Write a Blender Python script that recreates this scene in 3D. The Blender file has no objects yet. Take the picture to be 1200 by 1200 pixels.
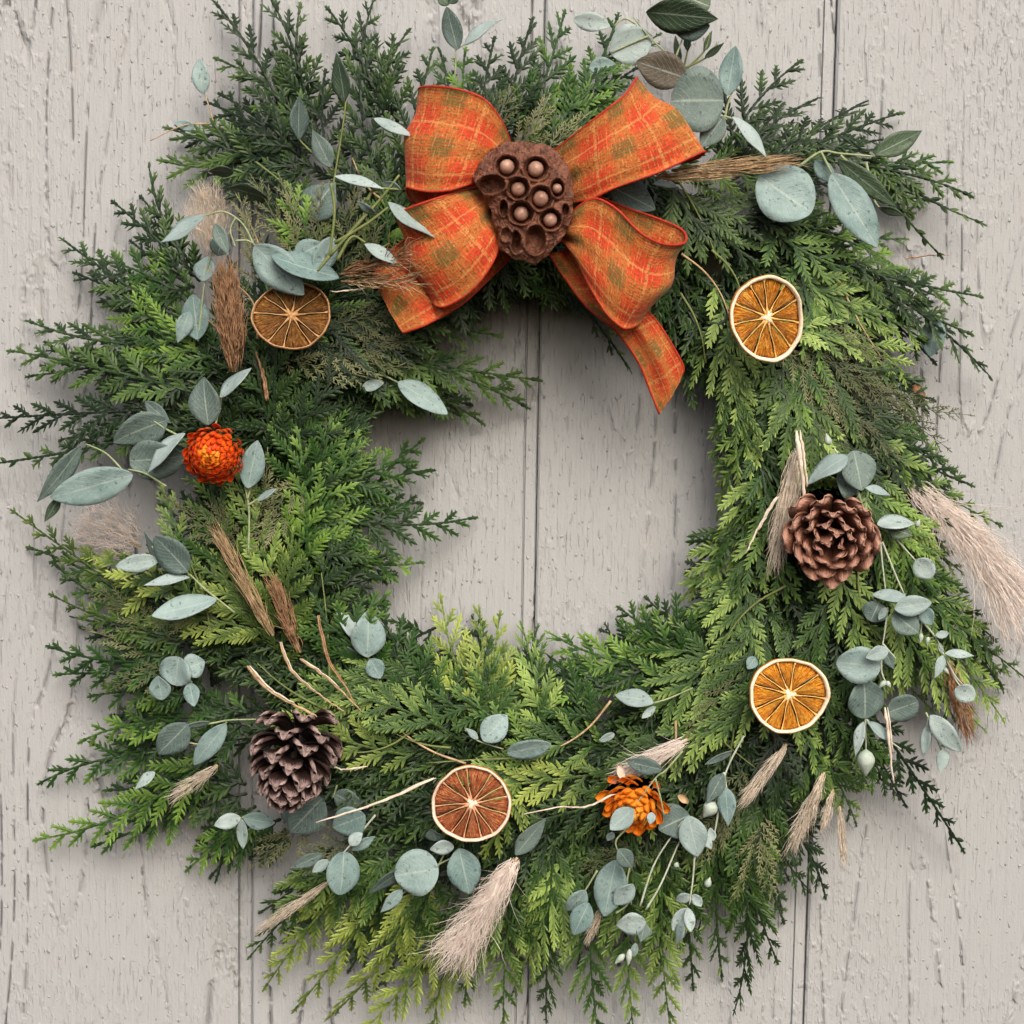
import bpy, math, random
import numpy as np
from mathutils import Matrix, Vector

# ------------------------------------------------------------------ camera, light, exposure
scene = bpy.context.scene
col = scene.collection
R = math.radians
DIST, ZC, HALF = 1.10, 1.50, 0.36          # metres: camera distance, height of the wreath, half picture
PITCH, ROLL = R(5.0), R(0.9)
cam_data = bpy.data.cameras.new('camera')
cam = bpy.data.objects.new('camera', cam_data)
col.objects.link(cam)
CAM_M = Matrix.Translation((0, -DIST * math.cos(PITCH), ZC + DIST * math.sin(PITCH))) @ \
    Matrix.Rotation(R(90) - PITCH, 4, 'X') @ Matrix.Rotation(ROLL, 4, 'Z')
cam.matrix_world = CAM_M
cam_data.sensor_width = 36
cam_data.angle = 2 * math.atan(HALF / DIST)
cam_data.clip_start = 0.02
cam_data.clip_end = 200
scene.camera = cam

SUN_EL, SUN_AZ = R(39), R(14)              # azimuth: to the right of straight behind the camera
world = bpy.data.worlds.new('World')
scene.world = world
world.use_nodes = True
wn = world.node_tree
bg = wn.nodes['Background']
sky = wn.nodes.new('ShaderNodeTexSky')
sky.sky_type = 'NISHITA'
sky.sun_disc = False
sky.sun_elevation = SUN_EL
sky.sun_rotation = math.pi - SUN_AZ
sky.air_density = 1.0
sky.dust_density = 6.0
sky.ozone_density = 0.3
wn.links.new(sky.outputs[0], bg.inputs[0])
bg.inputs[1].default_value = 0.125
sun_data = bpy.data.lights.new('sun', 'SUN')
sun_data.energy = 1.8
sun_data.angle = R(38)
sun_data.color = (1.0, 0.95, 0.88)
sun = bpy.data.objects.new('sun', sun_data)
col.objects.link(sun)
sdir = Vector((math.sin(SUN_AZ) * math.cos(SUN_EL), -math.cos(SUN_AZ) * math.cos(SUN_EL), math.sin(SUN_EL)))
sun.rotation_euler = sdir.to_track_quat('Z', 'Y').to_euler()
sun.location = sdir * 5 + Vector((0, 0, ZC))
scene.view_settings.view_transform = 'Standard'
scene.view_settings.look = 'None'
scene.view_settings.exposure = 0.22
scene.view_settings.gamma = 1.0

# ------------------------------------------------------------------ helpers
S = 2 * HALF / 1200                         # metres per photograph pixel at the wall
CO = CAM_M.translation
CR = CAM_M.to_3x3()
TANH = HALF / DIST

def P(px, py, d=0.0):
    """point seen at a photograph pixel, d metres in front of the wall"""
    v = CR @ Vector(((px - 600) / 600 * TANH, (600 - py) / 600 * TANH, -1))
    k = (-d - CO.y) / v.y
    return CO + v * k

def px2m(w, d):
    return w * S * (DIST - d) / DIST

def empty(name, M, label=None, cat=None, group=None):
    o = bpy.data.objects.new(name, None)
    o.empty_display_size = 0.02
    col.objects.link(o)
    o.matrix_world = M if isinstance(M, Matrix) else Matrix.Translation(M)
    if label: o['label'] = label
    if cat: o['category'] = cat
    if group: o['group'] = group
    return o

ORIG = {}
def worldloc(o):
    return Vector(ORIG.get(o.name, o.matrix_world.translation))

def mesh(name, V, F, mat, smooth=True, uv=None, tone=None):
    me = bpy.data.meshes.new(name)
    V = np.asarray(V, dtype=np.float32)
    if isinstance(F, np.ndarray):
        nf, k = F.shape
        me.vertices.add(len(V)); me.vertices.foreach_set('co', V.ravel())
        me.loops.add(nf * k); me.loops.foreach_set('vertex_index', F.astype(np.int32).ravel())
        me.polygons.add(nf)
        me.polygons.foreach_set('loop_start', np.arange(0, nf * k, k, dtype=np.int32))
        me.polygons.foreach_set('loop_total', np.full(nf, k, dtype=np.int32))
        me.update(calc_edges=True)
    else:
        me.from_pydata([tuple(map(float, v)) for v in V], [], F)
    me.materials.append(mat)
    me.polygons.foreach_set('use_smooth', [smooth] * len(me.polygons))
    if uv is not None:
        l = me.uv_layers.new(name='UVMap')
        idx = np.zeros(len(me.loops), dtype=np.int32); me.loops.foreach_get('vertex_index', idx)
        l.data.foreach_set('uv', np.asarray(uv, dtype=np.float32)[idx].ravel())
    if tone is not None:
        a = me.attributes.new('tone', 'FLOAT', 'POINT')
        a.data.foreach_set('value', np.asarray(tone, dtype=np.float32))
    me.update()
    return me

def obj(name, me, parent=None):
    o = bpy.data.objects.new(name, me)
    col.objects.link(o)
    if parent is not None: o.parent = parent
    return o

def child(name, V, F, mat, parent, world_space=True, off=None, **kw):
    """a mesh part; vertices given in the world (parent unrotated) or in the parent's own space"""
    V = np.asarray(V, dtype=np.float64)
    if world_space:
        V = V - np.array(off if off is not None else parent.matrix_world.translation)
    return obj(name, mesh(name, V, F, mat, **kw), parent)

def crom(pts, n):
    """Catmull-Rom through the points, n samples"""
    p = np.asarray(pts, dtype=float)
    if len(p) == 2:
        t = np.linspace(0, 1, n)[:, None]
        return p[0] * (1 - t) + p[1] * t
    q = np.vstack([2 * p[0] - p[1], p, 2 * p[-1] - p[-2]])
    out = []
    for t in np.linspace(0, len(p) - 1, n):
        i = min(int(t), len(p) - 2); f = t - i
        a, b, c, d = q[i], q[i + 1], q[i + 2], q[i + 3]
        out.append(0.5 * (2 * b + (c - a) * f + (2 * a - 5 * b + 4 * c - d) * f * f + (3 * b - a - 3 * c + d) * f ** 3))
    return np.array(out)

def tube(path, rad, sides=6):
    """tapered closed tube; returns V, F"""
    path = np.asarray(path, float); n = len(path)
    rad = np.broadcast_to(np.asarray(rad, float), (n,)) if np.ndim(rad) else np.full(n, rad)
    T = np.gradient(path, axis=0); T /= np.linalg.norm(T, axis=1)[:, None] + 1e-12
    ref = np.array([0.3, -1, 0.2]);
    A = np.cross(T, ref); A /= np.linalg.norm(A, axis=1)[:, None] + 1e-12
    B = np.cross(T, A)
    V, F = [], []
    for i in range(n):
        for k in range(sides):
            a = 2 * math.pi * k / sides
            V.append(path[i] + rad[i] * (math.cos(a) * A[i] + math.sin(a) * B[i]))
    for i in range(n - 1):
        for k in range(sides):
            k2 = (k + 1) % sides
            F.append((i * sides + k, i * sides + k2, (i + 1) * sides + k2, (i + 1) * sides + k))
    F.append(tuple(range(sides))[::-1]); F.append(tuple(range((n - 1) * sides, n * sides)))
    return V, F

class Acc:
    """collects pieces of ONE part"""
    def __init__(s): s.V, s.F, s.uv = [], [], []
    def add(s, V, F, uv=None):
        b = len(s.V); s.V += [tuple(v) for v in V]
        s.F += [tuple(i + b for i in f) for f in F]
        if uv is not None: s.uv += list(uv)

def norm(v):
    v = np.asarray(v, float); return v / (np.linalg.norm(v) + 1e-12)

# ------------------------------------------------------------------ materials
class NT:
    def __init__(s, name, rough=0.6, spec=0.3):
        s.m = bpy.data.materials.new(name); s.m.use_nodes = True
        s.t = s.m.node_tree; s.b = s.t.nodes['Principled BSDF']
        s.b.inputs['Roughness'].default_value = rough
        s.b.inputs['Specular IOR Level'].default_value = spec
    def n(s, typ, **kw):
        nd = s.t.nodes.new(typ)
        for k, v in kw.items(): setattr(nd, k, v)
        return nd
    def set(s, nd, k, v):
        if hasattr(v, 'is_linked') or isinstance(v, bpy.types.NodeSocket): s.t.links.new(v, nd.inputs[k])
        else: nd.inputs[k].default_value = v
    def math(s, op, a, b=None, c=None, clamp=False):
        nd = s.n('ShaderNodeMath', operation=op); nd.use_clamp = clamp
        s.set(nd, 0, a)
        if b is not None: s.set(nd, 1, b)
        if c is not None: s.set(nd, 2, c)
        return nd.outputs[0]
    def vmul(s, v, k):
        nd = s.n('ShaderNodeVectorMath', operation='MULTIPLY'); s.set(nd, 0, v); s.set(nd, 1, k); return nd.outputs[0]
    def vadd(s, v, k):
        nd = s.n('ShaderNodeVectorMath', operation='ADD'); s.set(nd, 0, v); s.set(nd, 1, k); return nd.outputs[0]
    def noise(s, v, scale, detail=3, rough=0.55, dist=0.0):
        nd = s.n('ShaderNodeTexNoise'); s.set(nd, 'Vector', v)
        nd.inputs['Scale'].default_value = scale; nd.inputs['Detail'].default_value = detail
        nd.inputs['Roughness'].default_value = rough; nd.inputs['Distortion'].default_value = dist
        return nd.outputs[0]
    def ramp(s, f, stops, interp='LINEAR'):
        nd = s.n('ShaderNodeValToRGB'); s.set(nd, 0, f); r = nd.color_ramp; r.interpolation = interp
        while len(r.elements) < len(stops): r.elements.new(0.5)
        for e, (p, c) in zip(r.elements, stops):
            e.position = p; e.color = (c, c, c, 1) if not hasattr(c, '__len__') else (*c[:3], 1)
        return nd.outputs[0]
    def mix(s, f, a, b, blend='MIX'):
        nd = s.n('ShaderNodeMix', data_type='RGBA', blend_type=blend)
        s.set(nd, 0, f)
        for k, v in ((6, a), (7, b)):
            if isinstance(v, (tuple, list)): v = (*v[:3], 1)
            s.set(nd, k, v)
        return nd.outputs[2]
    def color(s, c): s.set(s.b, 'Base Color', (*c[:3], 1) if isinstance(c, (tuple, list)) else c)
    def bump(s, h, strength, dist, prev=None):
        nd = s.n('ShaderNodeBump'); nd.inputs['Strength'].default_value = strength
        nd.inputs['Distance'].default_value = dist; s.set(nd, 'Height', h)
        if prev is not None: s.set(nd, 'Normal', prev)
        return nd.outputs[0]
    def normal(s, nrm): s.set(s.b, 'Normal', nrm)
    def pos(s): return s.n('ShaderNodeNewGeometry').outputs['Position']
    def uv(s): return s.n('ShaderNodeUVMap').outputs[0]
    def rnd(s): return s.n('ShaderNodeObjectInfo').outputs['Random']
    def attr(s, name):
        nd = s.n('ShaderNodeAttribute'); nd.attribute_name = name; return nd.outputs['Fac']
    def sep(s, v):
        nd = s.n('ShaderNodeSeparateXYZ'); s.set(nd, 0, v); return nd.outputs
    def comb(s, x, y, z):
        nd = s.n('ShaderNodeCombineXYZ'); s.set(nd, 0, x); s.set(nd, 1, y); s.set(nd, 2, z); return nd.outputs[0]

def mat_wall():
    m = NT('painted_rough_sawn_wood', 0.55, 0.35)
    p = m.pos(); r = m.rnd()
    off = m.comb(m.math('MULTIPLY', r, 7.3), 0.0, m.math('MULTIPLY', r, 31.0))
    q = m.vadd(p, off)
    flat = m.vmul(q, (1, 0, 1))
    # long soft saw ridges, fine upright ticks, paint grit
    ridge = m.noise(m.vmul(flat, (1, 1, 0.045)), 260, 3, 0.6)
    tick = m.noise(m.vmul(flat, (1, 1, 0.10)), 620, 2, 0.5, 0.2)
    grit = m.noise(flat, 520, 2, 0.6)
    # cathedral grain: contour lines of a stretched noise, broken up
    cg = m.noise(m.vmul(flat, (1, 1, 0.16)), 9.0, 2.0, 0.45, 0.25)
    fr = m.math('FRACT', m.math('MULTIPLY', cg, 15.0))
    line = m.ramp(m.math('ABSOLUTE', m.math('SUBTRACT', fr, 0.5)), [(0.0, 1.0), (0.05, 0.45), (0.13, 0.0)])
    brk = m.ramp(m.noise(m.vmul(flat, (1, 1, 0.6)), 95, 2, 0.6), [(0.42, 0.0), (0.54, 1.0)])
    zone = m.ramp(m.noise(m.vmul(flat, (1, 1, 0.35)), 8.0, 1, 0.5), [(0.42, 0.0), (0.60, 1.0)])
    line = m.math('MULTIPLY', m.math('MULTIPLY', line, brk), m.math('ADD', m.math('MULTIPLY', zone, 0.8), 0.2))
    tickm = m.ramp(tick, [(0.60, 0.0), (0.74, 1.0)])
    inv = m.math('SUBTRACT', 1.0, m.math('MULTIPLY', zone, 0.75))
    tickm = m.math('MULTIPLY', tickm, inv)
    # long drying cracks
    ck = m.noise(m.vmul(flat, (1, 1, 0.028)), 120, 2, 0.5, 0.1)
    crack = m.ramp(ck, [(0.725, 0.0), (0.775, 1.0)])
    pits = m.ramp(m.noise(m.vmul(flat, (1, 1, 0.55)), 330, 1, 0.5), [(0.66, 0.0), (0.76, 1.0)])
    h = m.math('MULTIPLY', ridge, 0.50)
    patch = m.ramp(m.noise(m.vmul(flat, (1, 1, 0.4)), 11, 2, 0.5), [(0.44, 0.0), (0.62, 1.0)])
    lump = m.ramp(m.noise(m.vmul(flat, (1, 1, 0.4)), 230, 2, 0.6), [(0.52, 0.0), (0.72, 1.0)])
    h = m.math('ADD', h, m.math('MULTIPLY', m.math('MULTIPLY', lump, patch), 0.40))
    h = m.math('ADD', h, m.math('MULTIPLY', grit, 0.13))
    h = m.math('SUBTRACT', h, m.math('MULTIPLY', tickm, 0.27))
    h = m.math('ADD', h, m.math('MULTIPLY', line, m.math('SUBTRACT', m.math('MULTIPLY', m.math('GREATER_THAN', r, 0.5), 2.6), 1.4)))
    h = m.math('SUBTRACT', h, m.math('MULTIPLY', crack, 1.0))
    h = m.math('ADD', h, m.math('MULTIPLY', m.math('MULTIPLY', pits, m.math('SUBTRACT', 1.0, m.math('MULTIPLY', patch, 0.6))), 0.45))
    m.normal(m.bump(h, 1.0, 0.0021))
    big = m.noise(m.vmul(flat, (1, 1, 0.5)), 5, 3, 0.6)
    base = m.mix(m.ramp(big, [(0.3, 0.0), (0.7, 1.0)]), (0.414, 0.426, 0.444), (0.394, 0.413, 0.430))
    dirt_shade = m.math('MULTIPLY', m.math('MAXIMUM', m.math('MAXIMUM', m.math('MULTIPLY', tickm, 0.10), m.math('MULTIPLY', line, m.math('MULTIPLY', m.math('LESS_THAN', r, 0.5), 0.42))), m.math('MULTIPLY', crack, 0.42)), 0.8)
    c = m.mix(dirt_shade, base, (0.16, 0.13, 0.11))  # grime plus painted-in shade of the ticks, sunken grain lines and cracks
    rub = m.ramp(m.noise(m.vmul(flat, (1, 1, 0.5)), 40, 4, 0.7), [(0.62, 0.0), (0.8, 0.35)])
    c = m.mix(rub, c, (0.46, 0.37, 0.33))
    c = m.mix(m.math('MULTIPLY', r, 0.10), c, (0.36, 0.35, 0.34))
    m.color(c)
    return m.m

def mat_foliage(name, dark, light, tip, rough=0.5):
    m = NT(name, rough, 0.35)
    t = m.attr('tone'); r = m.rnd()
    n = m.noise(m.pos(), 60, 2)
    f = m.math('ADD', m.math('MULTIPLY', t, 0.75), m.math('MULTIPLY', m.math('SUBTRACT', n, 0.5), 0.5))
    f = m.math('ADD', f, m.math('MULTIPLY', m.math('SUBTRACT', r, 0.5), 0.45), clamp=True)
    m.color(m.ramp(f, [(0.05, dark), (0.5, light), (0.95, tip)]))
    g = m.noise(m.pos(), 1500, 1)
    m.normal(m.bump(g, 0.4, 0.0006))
    return m.m

def mat_leaf(name, a, b, rough=0.55):
    m = NT(name, rough, 0.3)
    uv = m.uv(); x, y, _ = m.sep(uv)
    r = m.rnd(); p = m.pos()
    n = m.noise(p, 70, 4, 0.6)
    f = m.math('ADD', n, m.math('MULTIPLY', m.math('SUBTRACT', r, 0.5), 0.5), clamp=True)
    c = m.ramp(f, [(0.25, a), (0.75, b)])
    rib = m.ramp(m.math('ABSOLUTE', m.math('SUBTRACT', y, 0.5)), [(0.0, 0.5), (0.035, 0.0)])
    vein_v = m.math('ADD', m.math('MULTIPLY', x, 9.0), m.math('MULTIPLY', m.math('ABSOLUTE', m.math('SUBTRACT', y, 0.5)), -7.0))
    vein = m.ramp(m.math('ABSOLUTE', m.math('SUBTRACT', m.math('FRACT', vein_v), 0.5)), [(0.0, 0.22), (0.09, 0.0)])
    c = m.mix(m.math('MAXIMUM', rib, vein), c, (0.46, 0.55, 0.48))
    spot = m.ramp(m.noise(p, 330, 2, 0.6), [(0.61, 0.0), (0.70, 0.65)])
    c = m.mix(spot, c, tuple(v * 0.35 for v in a))
    dust = m.ramp(m.noise(p, 800, 2, 0.6), [(0.62, 0.0), (0.75, 0.3)])
    c = m.mix(dust, c, (0.55, 0.60, 0.56))
    ed = m.math('ADD', m.math('ABSOLUTE', m.math('SUBTRACT', y, 0.5)), m.math('MULTIPLY', m.math('SUBTRACT', m.noise(p, 120, 3), 0.5), 0.5))
    c = m.mix(m.ramp(ed, [(0.50, 0.0), (0.62, 0.5)]), c, (0.20, 0.15, 0.09))
    m.color(c)
    m.normal(m.bump(m.math('ADD', m.noise(p, 300, 3, 0.6), m.math('MULTIPLY', vein, -1.2)), 0.5, 0.0012))
    return m.m

def mat_simple(name, a, b, scale=200, rough=0.6, bump=0.4, stretch=(1, 1, 1), spec=0.3, dist=0.001):
    m = NT(name, rough, spec)
    p = m.vmul(m.pos(), stretch)
    n = m.noise(p, scale, 4, 0.6)
    m.color(m.ramp(n, [(0.3, a), (0.7, b)]))
    if bump: m.normal(m.bump(m.noise(p, scale * 2, 3), bump, dist))
    return m.m

def mat_ribbon():
    m = NT('woven_plaid_ribbon', 0.75, 0.2)
    u, v, _ = m.sep(m.uv())                    # metres along, metres across
    def bands(x, period, ph, lo, hi):
        t = m.math('FRACT', m.math('ADD', m.math('DIVIDE', x, period), ph))
        return m.ramp(m.math('ABSOLUTE', m.math('SUBTRACT', t, 0.5)), [(lo, 1.0), (hi, 0.0)])
    gu = bands(u, 0.036, 0.15, 0.14, 0.24); gv = bands(v, 0.031, 0.35, 0.14, 0.24)
    tu = bands(u, 0.036, 0.62, 0.02, 0.035); tv = bands(v, 0.031, 0.82, 0.02, 0.035)
    ru = bands(u, 0.036, 0.66, 0.14, 0.22); rv = bands(v, 0.031, 0.80, 0.14, 0.22)
    c = m.mix(m.math('MULTIPLY', m.math('ADD', ru, rv), 0.42), (0.58, 0.085, 0.020), (0.50, 0.030, 0.011))
    grn = m.math('MULTIPLY', gu, gv)
    g1 = m.math('ADD', m.math('MULTIPLY', m.math('ADD', gu, gv), 0.34), m.math('MULTIPLY', grn, 0.30), clamp=True)
    c = m.mix(m.math('MULTIPLY', m.math('MAXIMUM', gu, gv), 0.52), c, (0.36, 0.20, 0.045))
    c = m.mix(m.math('MULTIPLY', grn, 0.80), c, (0.105, 0.115, 0.03))
    c = m.mix(m.math('MULTIPLY', m.math('MAXIMUM', tu, tv), 0.38), c, (0.72, 0.40, 0.13))
    # single threads both ways, of uneven shade, and the dark gaps of the weave
    tw = m.noise(m.comb(m.math('MULTIPLY', u, 900.0), m.math('MULTIPLY', v, 110.0), 0.0), 1.0, 2)
    tf = m.noise(m.comb(m.math('MULTIPLY', u, 110.0), m.math('MULTIPLY', v, 900.0), 5.0), 1.0, 2)
    fl = m.noise(m.comb(m.math('MULTIPLY', u, 620.0), m.math('MULTIPLY', v, 620.0), 9.0), 1.0, 1)
    c = m.mix(m.ramp(tw, [(0.53, 0.0), (0.66, 0.55)]), c, (0.66, 0.32, 0.10))
    c = m.mix(m.ramp(tf, [(0.52, 0.0), (0.64, 0.70)]), c, (0.58, 0.055, 0.018))
    c = m.mix(m.ramp(fl, [(0.53, 0.0), (0.66, 0.72)]), c, (0.13, 0.075, 0.02))
    m.color(c)
    h = m.math('ADD', m.math('ADD', tw, tf), fl)
    m.normal(m.bump(h, 0.5, 0.0008))
    m.b.inputs['Sheen Weight'].default_value = 0.1
    return m.m

def mat_pulp(name, dark, mid, light):
    m = NT(name, 0.42, 0.45)
    u, v, _ = m.sep(m.uv())                    # u: 0..1 from the core outward, v: angle
    a = m.noise(m.comb(m.math('MULTIPLY', u, 2.2), m.math('MULTIPLY', v, 12.0), m.math('MULTIPLY', m.rnd(), 40.0)), 1.6, 4, 0.6, 0.6)
    b = m.noise(m.pos(), 500, 3)
    f = m.math('ADD', m.math('MULTIPLY', a, 0.75), m.math('MULTIPLY', b, 0.25))
    m.color(m.ramp(f, [(0.38, dark), (0.49, mid), (0.63, light)]))
    m.normal(m.bump(a, 0.9, 0.004))
    m.b.inputs['Subsurface Weight'].default_value = 0.0
    return m.m

def mat_scale(name, inner, outer, edge):
    m = NT(name, 0.6, 0.25)
    u, v, _ = m.sep(m.uv())
    n = m.noise(m.comb(m.math('MULTIPLY', u, 4.0), m.math('MULTIPLY', v, 14.0), m.math('MULTIPLY', m.rnd(), 30.0)), 1.5, 4, 0.6)
    f = m.math('ADD', u, m.math('MULTIPLY', m.math('SUBTRACT', n, 0.5), 0.6), clamp=True)
    c = m.ramp(f, [(0.35, inner), (0.80, outer), (1.0, edge)])
    m.color(c)
    m.normal(m.bump(n, 0.6, 0.002))
    return m.m

M = {}
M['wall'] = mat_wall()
M['backing'] = mat_simple('old_backing_board', (0.20, 0.19, 0.18), (0.26, 0.25, 0.24), 60)
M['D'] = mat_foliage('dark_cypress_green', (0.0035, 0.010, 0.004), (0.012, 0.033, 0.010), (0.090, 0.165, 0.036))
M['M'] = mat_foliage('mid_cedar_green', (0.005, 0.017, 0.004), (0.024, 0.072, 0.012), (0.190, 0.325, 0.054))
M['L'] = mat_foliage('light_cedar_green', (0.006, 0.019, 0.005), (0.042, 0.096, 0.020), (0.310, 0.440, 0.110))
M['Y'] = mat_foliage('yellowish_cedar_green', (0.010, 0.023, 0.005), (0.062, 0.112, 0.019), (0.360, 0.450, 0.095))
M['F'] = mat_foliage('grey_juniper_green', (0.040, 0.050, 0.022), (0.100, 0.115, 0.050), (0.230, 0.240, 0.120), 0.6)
M['moss'] = mat_simple('mossy_ring_twigs', (0.012, 0.016, 0.007), (0.035, 0.032, 0.016), 300)
M['ls'] = mat_leaf('silvery_eucalyptus_leaf', (0.25, 0.335, 0.335), (0.385, 0.475, 0.475))
M['lt'] = mat_leaf('teal_eucalyptus_leaf', (0.140, 0.225, 0.222), (0.285, 0.390, 0.388))
M['lg'] = mat_leaf('grey_eucalyptus_leaf', (0.085, 0.130, 0.122), (0.15, 0.21, 0.195))
M['ld'] = mat_leaf('deep_green_eucalyptus_leaf', (0.035, 0.065, 0.038), (0.07, 0.115, 0.065), 0.4)
M['lo'] = mat_leaf('brownish_eucalyptus_leaf', (0.075, 0.062, 0.045), (0.13, 0.11, 0.085))
M['stem'] = mat_simple('pale_green_stem', (0.20, 0.27, 0.13), (0.40, 0.44, 0.26), 150)
M['wstem'] = mat_simple('whitish_green_stem', (0.36, 0.42, 0.32), (0.58, 0.62, 0.52), 150)
M['gstem'] = mat_simple('olive_green_stem', (0.12, 0.16, 0.05), (0.22, 0.25, 0.09), 150)
M['bud'] = mat_simple('silvery_bud_skin', (0.34, 0.42, 0.37), (0.50, 0.57, 0.50), 300)
M['tan'] = mat_simple('tan_dry_straw', (0.30, 0.19, 0.10), (0.62, 0.46, 0.28), 220, 0.75, 0.5, (1, 1, 0.5))
M['brown'] = mat_simple('brown_dry_straw', (0.20, 0.105, 0.055), (0.50, 0.30, 0.17), 220, 0.75)
M['cream'] = mat_simple('cream_dry_straw', (0.58, 0.48, 0.38), (0.84, 0.75, 0.64), 200, 0.75)
M['pink'] = mat_simple('pinkish_cream_pampas', (0.74, 0.63, 0.57), (0.92, 0.83, 0.77), 160, 0.8)
M['rust'] = mat_simple('rusty_brown_grass', (0.25, 0.115, 0.055), (0.50, 0.28, 0.16), 220, 0.8)
M['ribbon'] = mat_ribbon()
M['hem'] = mat_simple('red_orange_wired_hem', (0.34, 0.020, 0.009), (0.50, 0.045, 0.016), 500, 0.6)
M['pod'] = mat_simple('brown_lotus_pod', (0.050, 0.017, 0.010), (0.27, 0.110, 0.066), 190, 0.36, 1.0, dist=0.003)
M['seed'] = mat_simple('pinkish_brown_seed', (0.24, 0.12, 0.085), (0.52, 0.32, 0.25), 130, 0.35, 0.2)
M['rind'] = mat_simple('dried_orange_rind', (0.36, 0.15, 0.04), (0.60, 0.30, 0.10), 300, 0.55)
M['pith'] = mat_simple('cream_orange_pith', (0.80, 0.64, 0.44), (0.92, 0.84, 0.68), 260, 0.7)
M['pith_tan'] = mat_simple('tan_orange_pith', (0.46, 0.27, 0.14), (0.66, 0.43, 0.26), 260, 0.7)
M['pith_pink'] = mat_simple('pinkish_orange_pith', (0.80, 0.56, 0.42), (0.90, 0.78, 0.66), 260, 0.7)
M['membrane'] = mat_simple('golden_membrane', (0.76, 0.36, 0.07), (0.88, 0.56, 0.20), 300, 0.5)
M['membrane_red'] = mat_simple('reddish_membrane', (0.56, 0.24, 0.12), (0.72, 0.42, 0.24), 300, 0.5)
M['membrane_tan'] = mat_simple('tan_membrane', (0.42, 0.22, 0.08), (0.62, 0.36, 0.16), 300, 0.5)
M['pulp_dull'] = mat_pulp('dull_brown_orange_pulp', (0.12, 0.042, 0.008), (0.27, 0.11, 0.022), (0.48, 0.24, 0.06))
M['pulp_amber'] = mat_pulp('amber_orange_pulp', (0.30, 0.05, 0.004), (0.74, 0.24, 0.012), (0.96, 0.55, 0.09))
M['pulp_red'] = mat_pulp('reddish_orange_pulp', (0.20, 0.026, 0.012), (0.48, 0.115, 0.035), (0.78, 0.38, 0.16))
M['pulp_bright'] = mat_pulp('bright_orange_pulp', (0.46, 0.08, 0.004), (0.88, 0.30, 0.012), (0.98, 0.62, 0.10))
M['scale_dark'] = mat_scale('dark_cone_scale', (0.010, 0.005, 0.004), (0.034, 0.016, 0.014), (0.40, 0.29, 0.27))
M['scale_red'] = mat_scale('reddish_cone_scale', (0.050, 0.017, 0.010), (0.21, 0.085, 0.055), (0.50, 0.28, 0.21))
M['petal_red'] = mat_simple('red_orange_bract', (0.66, 0.045, 0.006), (0.86, 0.13, 0.012), 160, 0.4)
M['petal_orange'] = mat_simple('orange_bract', (0.80, 0.17, 0.010), (0.94, 0.34, 0.03), 160, 0.4)
M['petal_gold'] = mat_simple('golden_bract', (0.80, 0.25, 0.02), (0.92, 0.46, 0.07), 160, 0.4)
M['disc'] = mat_simple('dark_flower_disc', (0.06, 0.015, 0.006), (0.16, 0.05, 0.01), 300)

# ------------------------------------------------------------------ wall of grooved planks
gx = [P(296, 620, 0).x, P(629, 620, 0).x, P(962, 620, 0).x]
pitch_w = (gx[2] - gx[0]) / 2
Z0, Z1 = 0.4, 2.7
wall = empty('plank_wall', (gx[0], 0, Z0), 'pale greige painted wall of rough sawn grooved wooden planks behind the wreath', 'wall')

def plank(xl, xr):
    """profile across, extruded upward: lap strip on the right, eased edges"""
    lap = 0.0092
    prof = [(xl + 0.0001, 0.0089), (xl + 0.0001, 0.0014), (xl + 0.0016, 0.0), (xr - lap - 0.0010, 0.0), (xr - lap - 0.0005, 0.0055), (xr - lap + 0.0003, 0.0055), (xr - lap + 0.0008, 0.0030),
            (xr - 0.0016, 0.0030), (xr - 0.0005, 0.0046), (xr - 0.0005, 0.0089)]
    k = len(prof)
    V = [(x, y, Z0) for x, y in prof] + [(x, y, Z1) for x, y in prof]
    F = [(i, i + 1, k + i + 1, k + i) for i in range(k - 1)] + [(k - 1, 0, k, 2 * k - 1), tuple(range(k))[::-1], tuple(range(k, 2 * k))]
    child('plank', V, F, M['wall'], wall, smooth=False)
for i in range(-5, 7):
    plank(gx[0] + (i - 1) * pitch_w, gx[0] + i * pitch_w)
xa, xb = gx[0] - 6 * pitch_w, gx[0] + 6 * pitch_w
child('backing_board', [(xa, .0090, Z0), (xb, .0090, Z0), (xb, .0090, Z1), (xa, .0090, Z1), (xa, .03, Z0), (xb, .03, Z0), (xb, .03, Z1), (xa, .03, Z1)],
      [(0, 1, 2, 3), (7, 6, 5, 4), (0, 4, 5, 1), (1, 5, 6, 2), (2, 6, 7, 3), (3, 7, 4, 0)], M['backing'], wall, smooth=False)

# ------------------------------------------------------------------ greenery of the wreath
CXP, CYP, RM = 637, 588, 345.0             # ring centre and mid radius in photograph pixels
wreath = empty('evergreen_wreath', P(CXP, CYP, 0.0), 'round wreath of mixed cedar, cypress and juniper sprays hung on the pale plank wall', 'wreath')
WOFF = P(CXP, CYP, 0.0)

def hgt(px, py):
    r = math.hypot(px - CXP, py - CYP)
    return 0.014 + 0.052 * math.sqrt(max(0.0, 1 - ((r - RM) / 165.0) ** 2))

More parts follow.
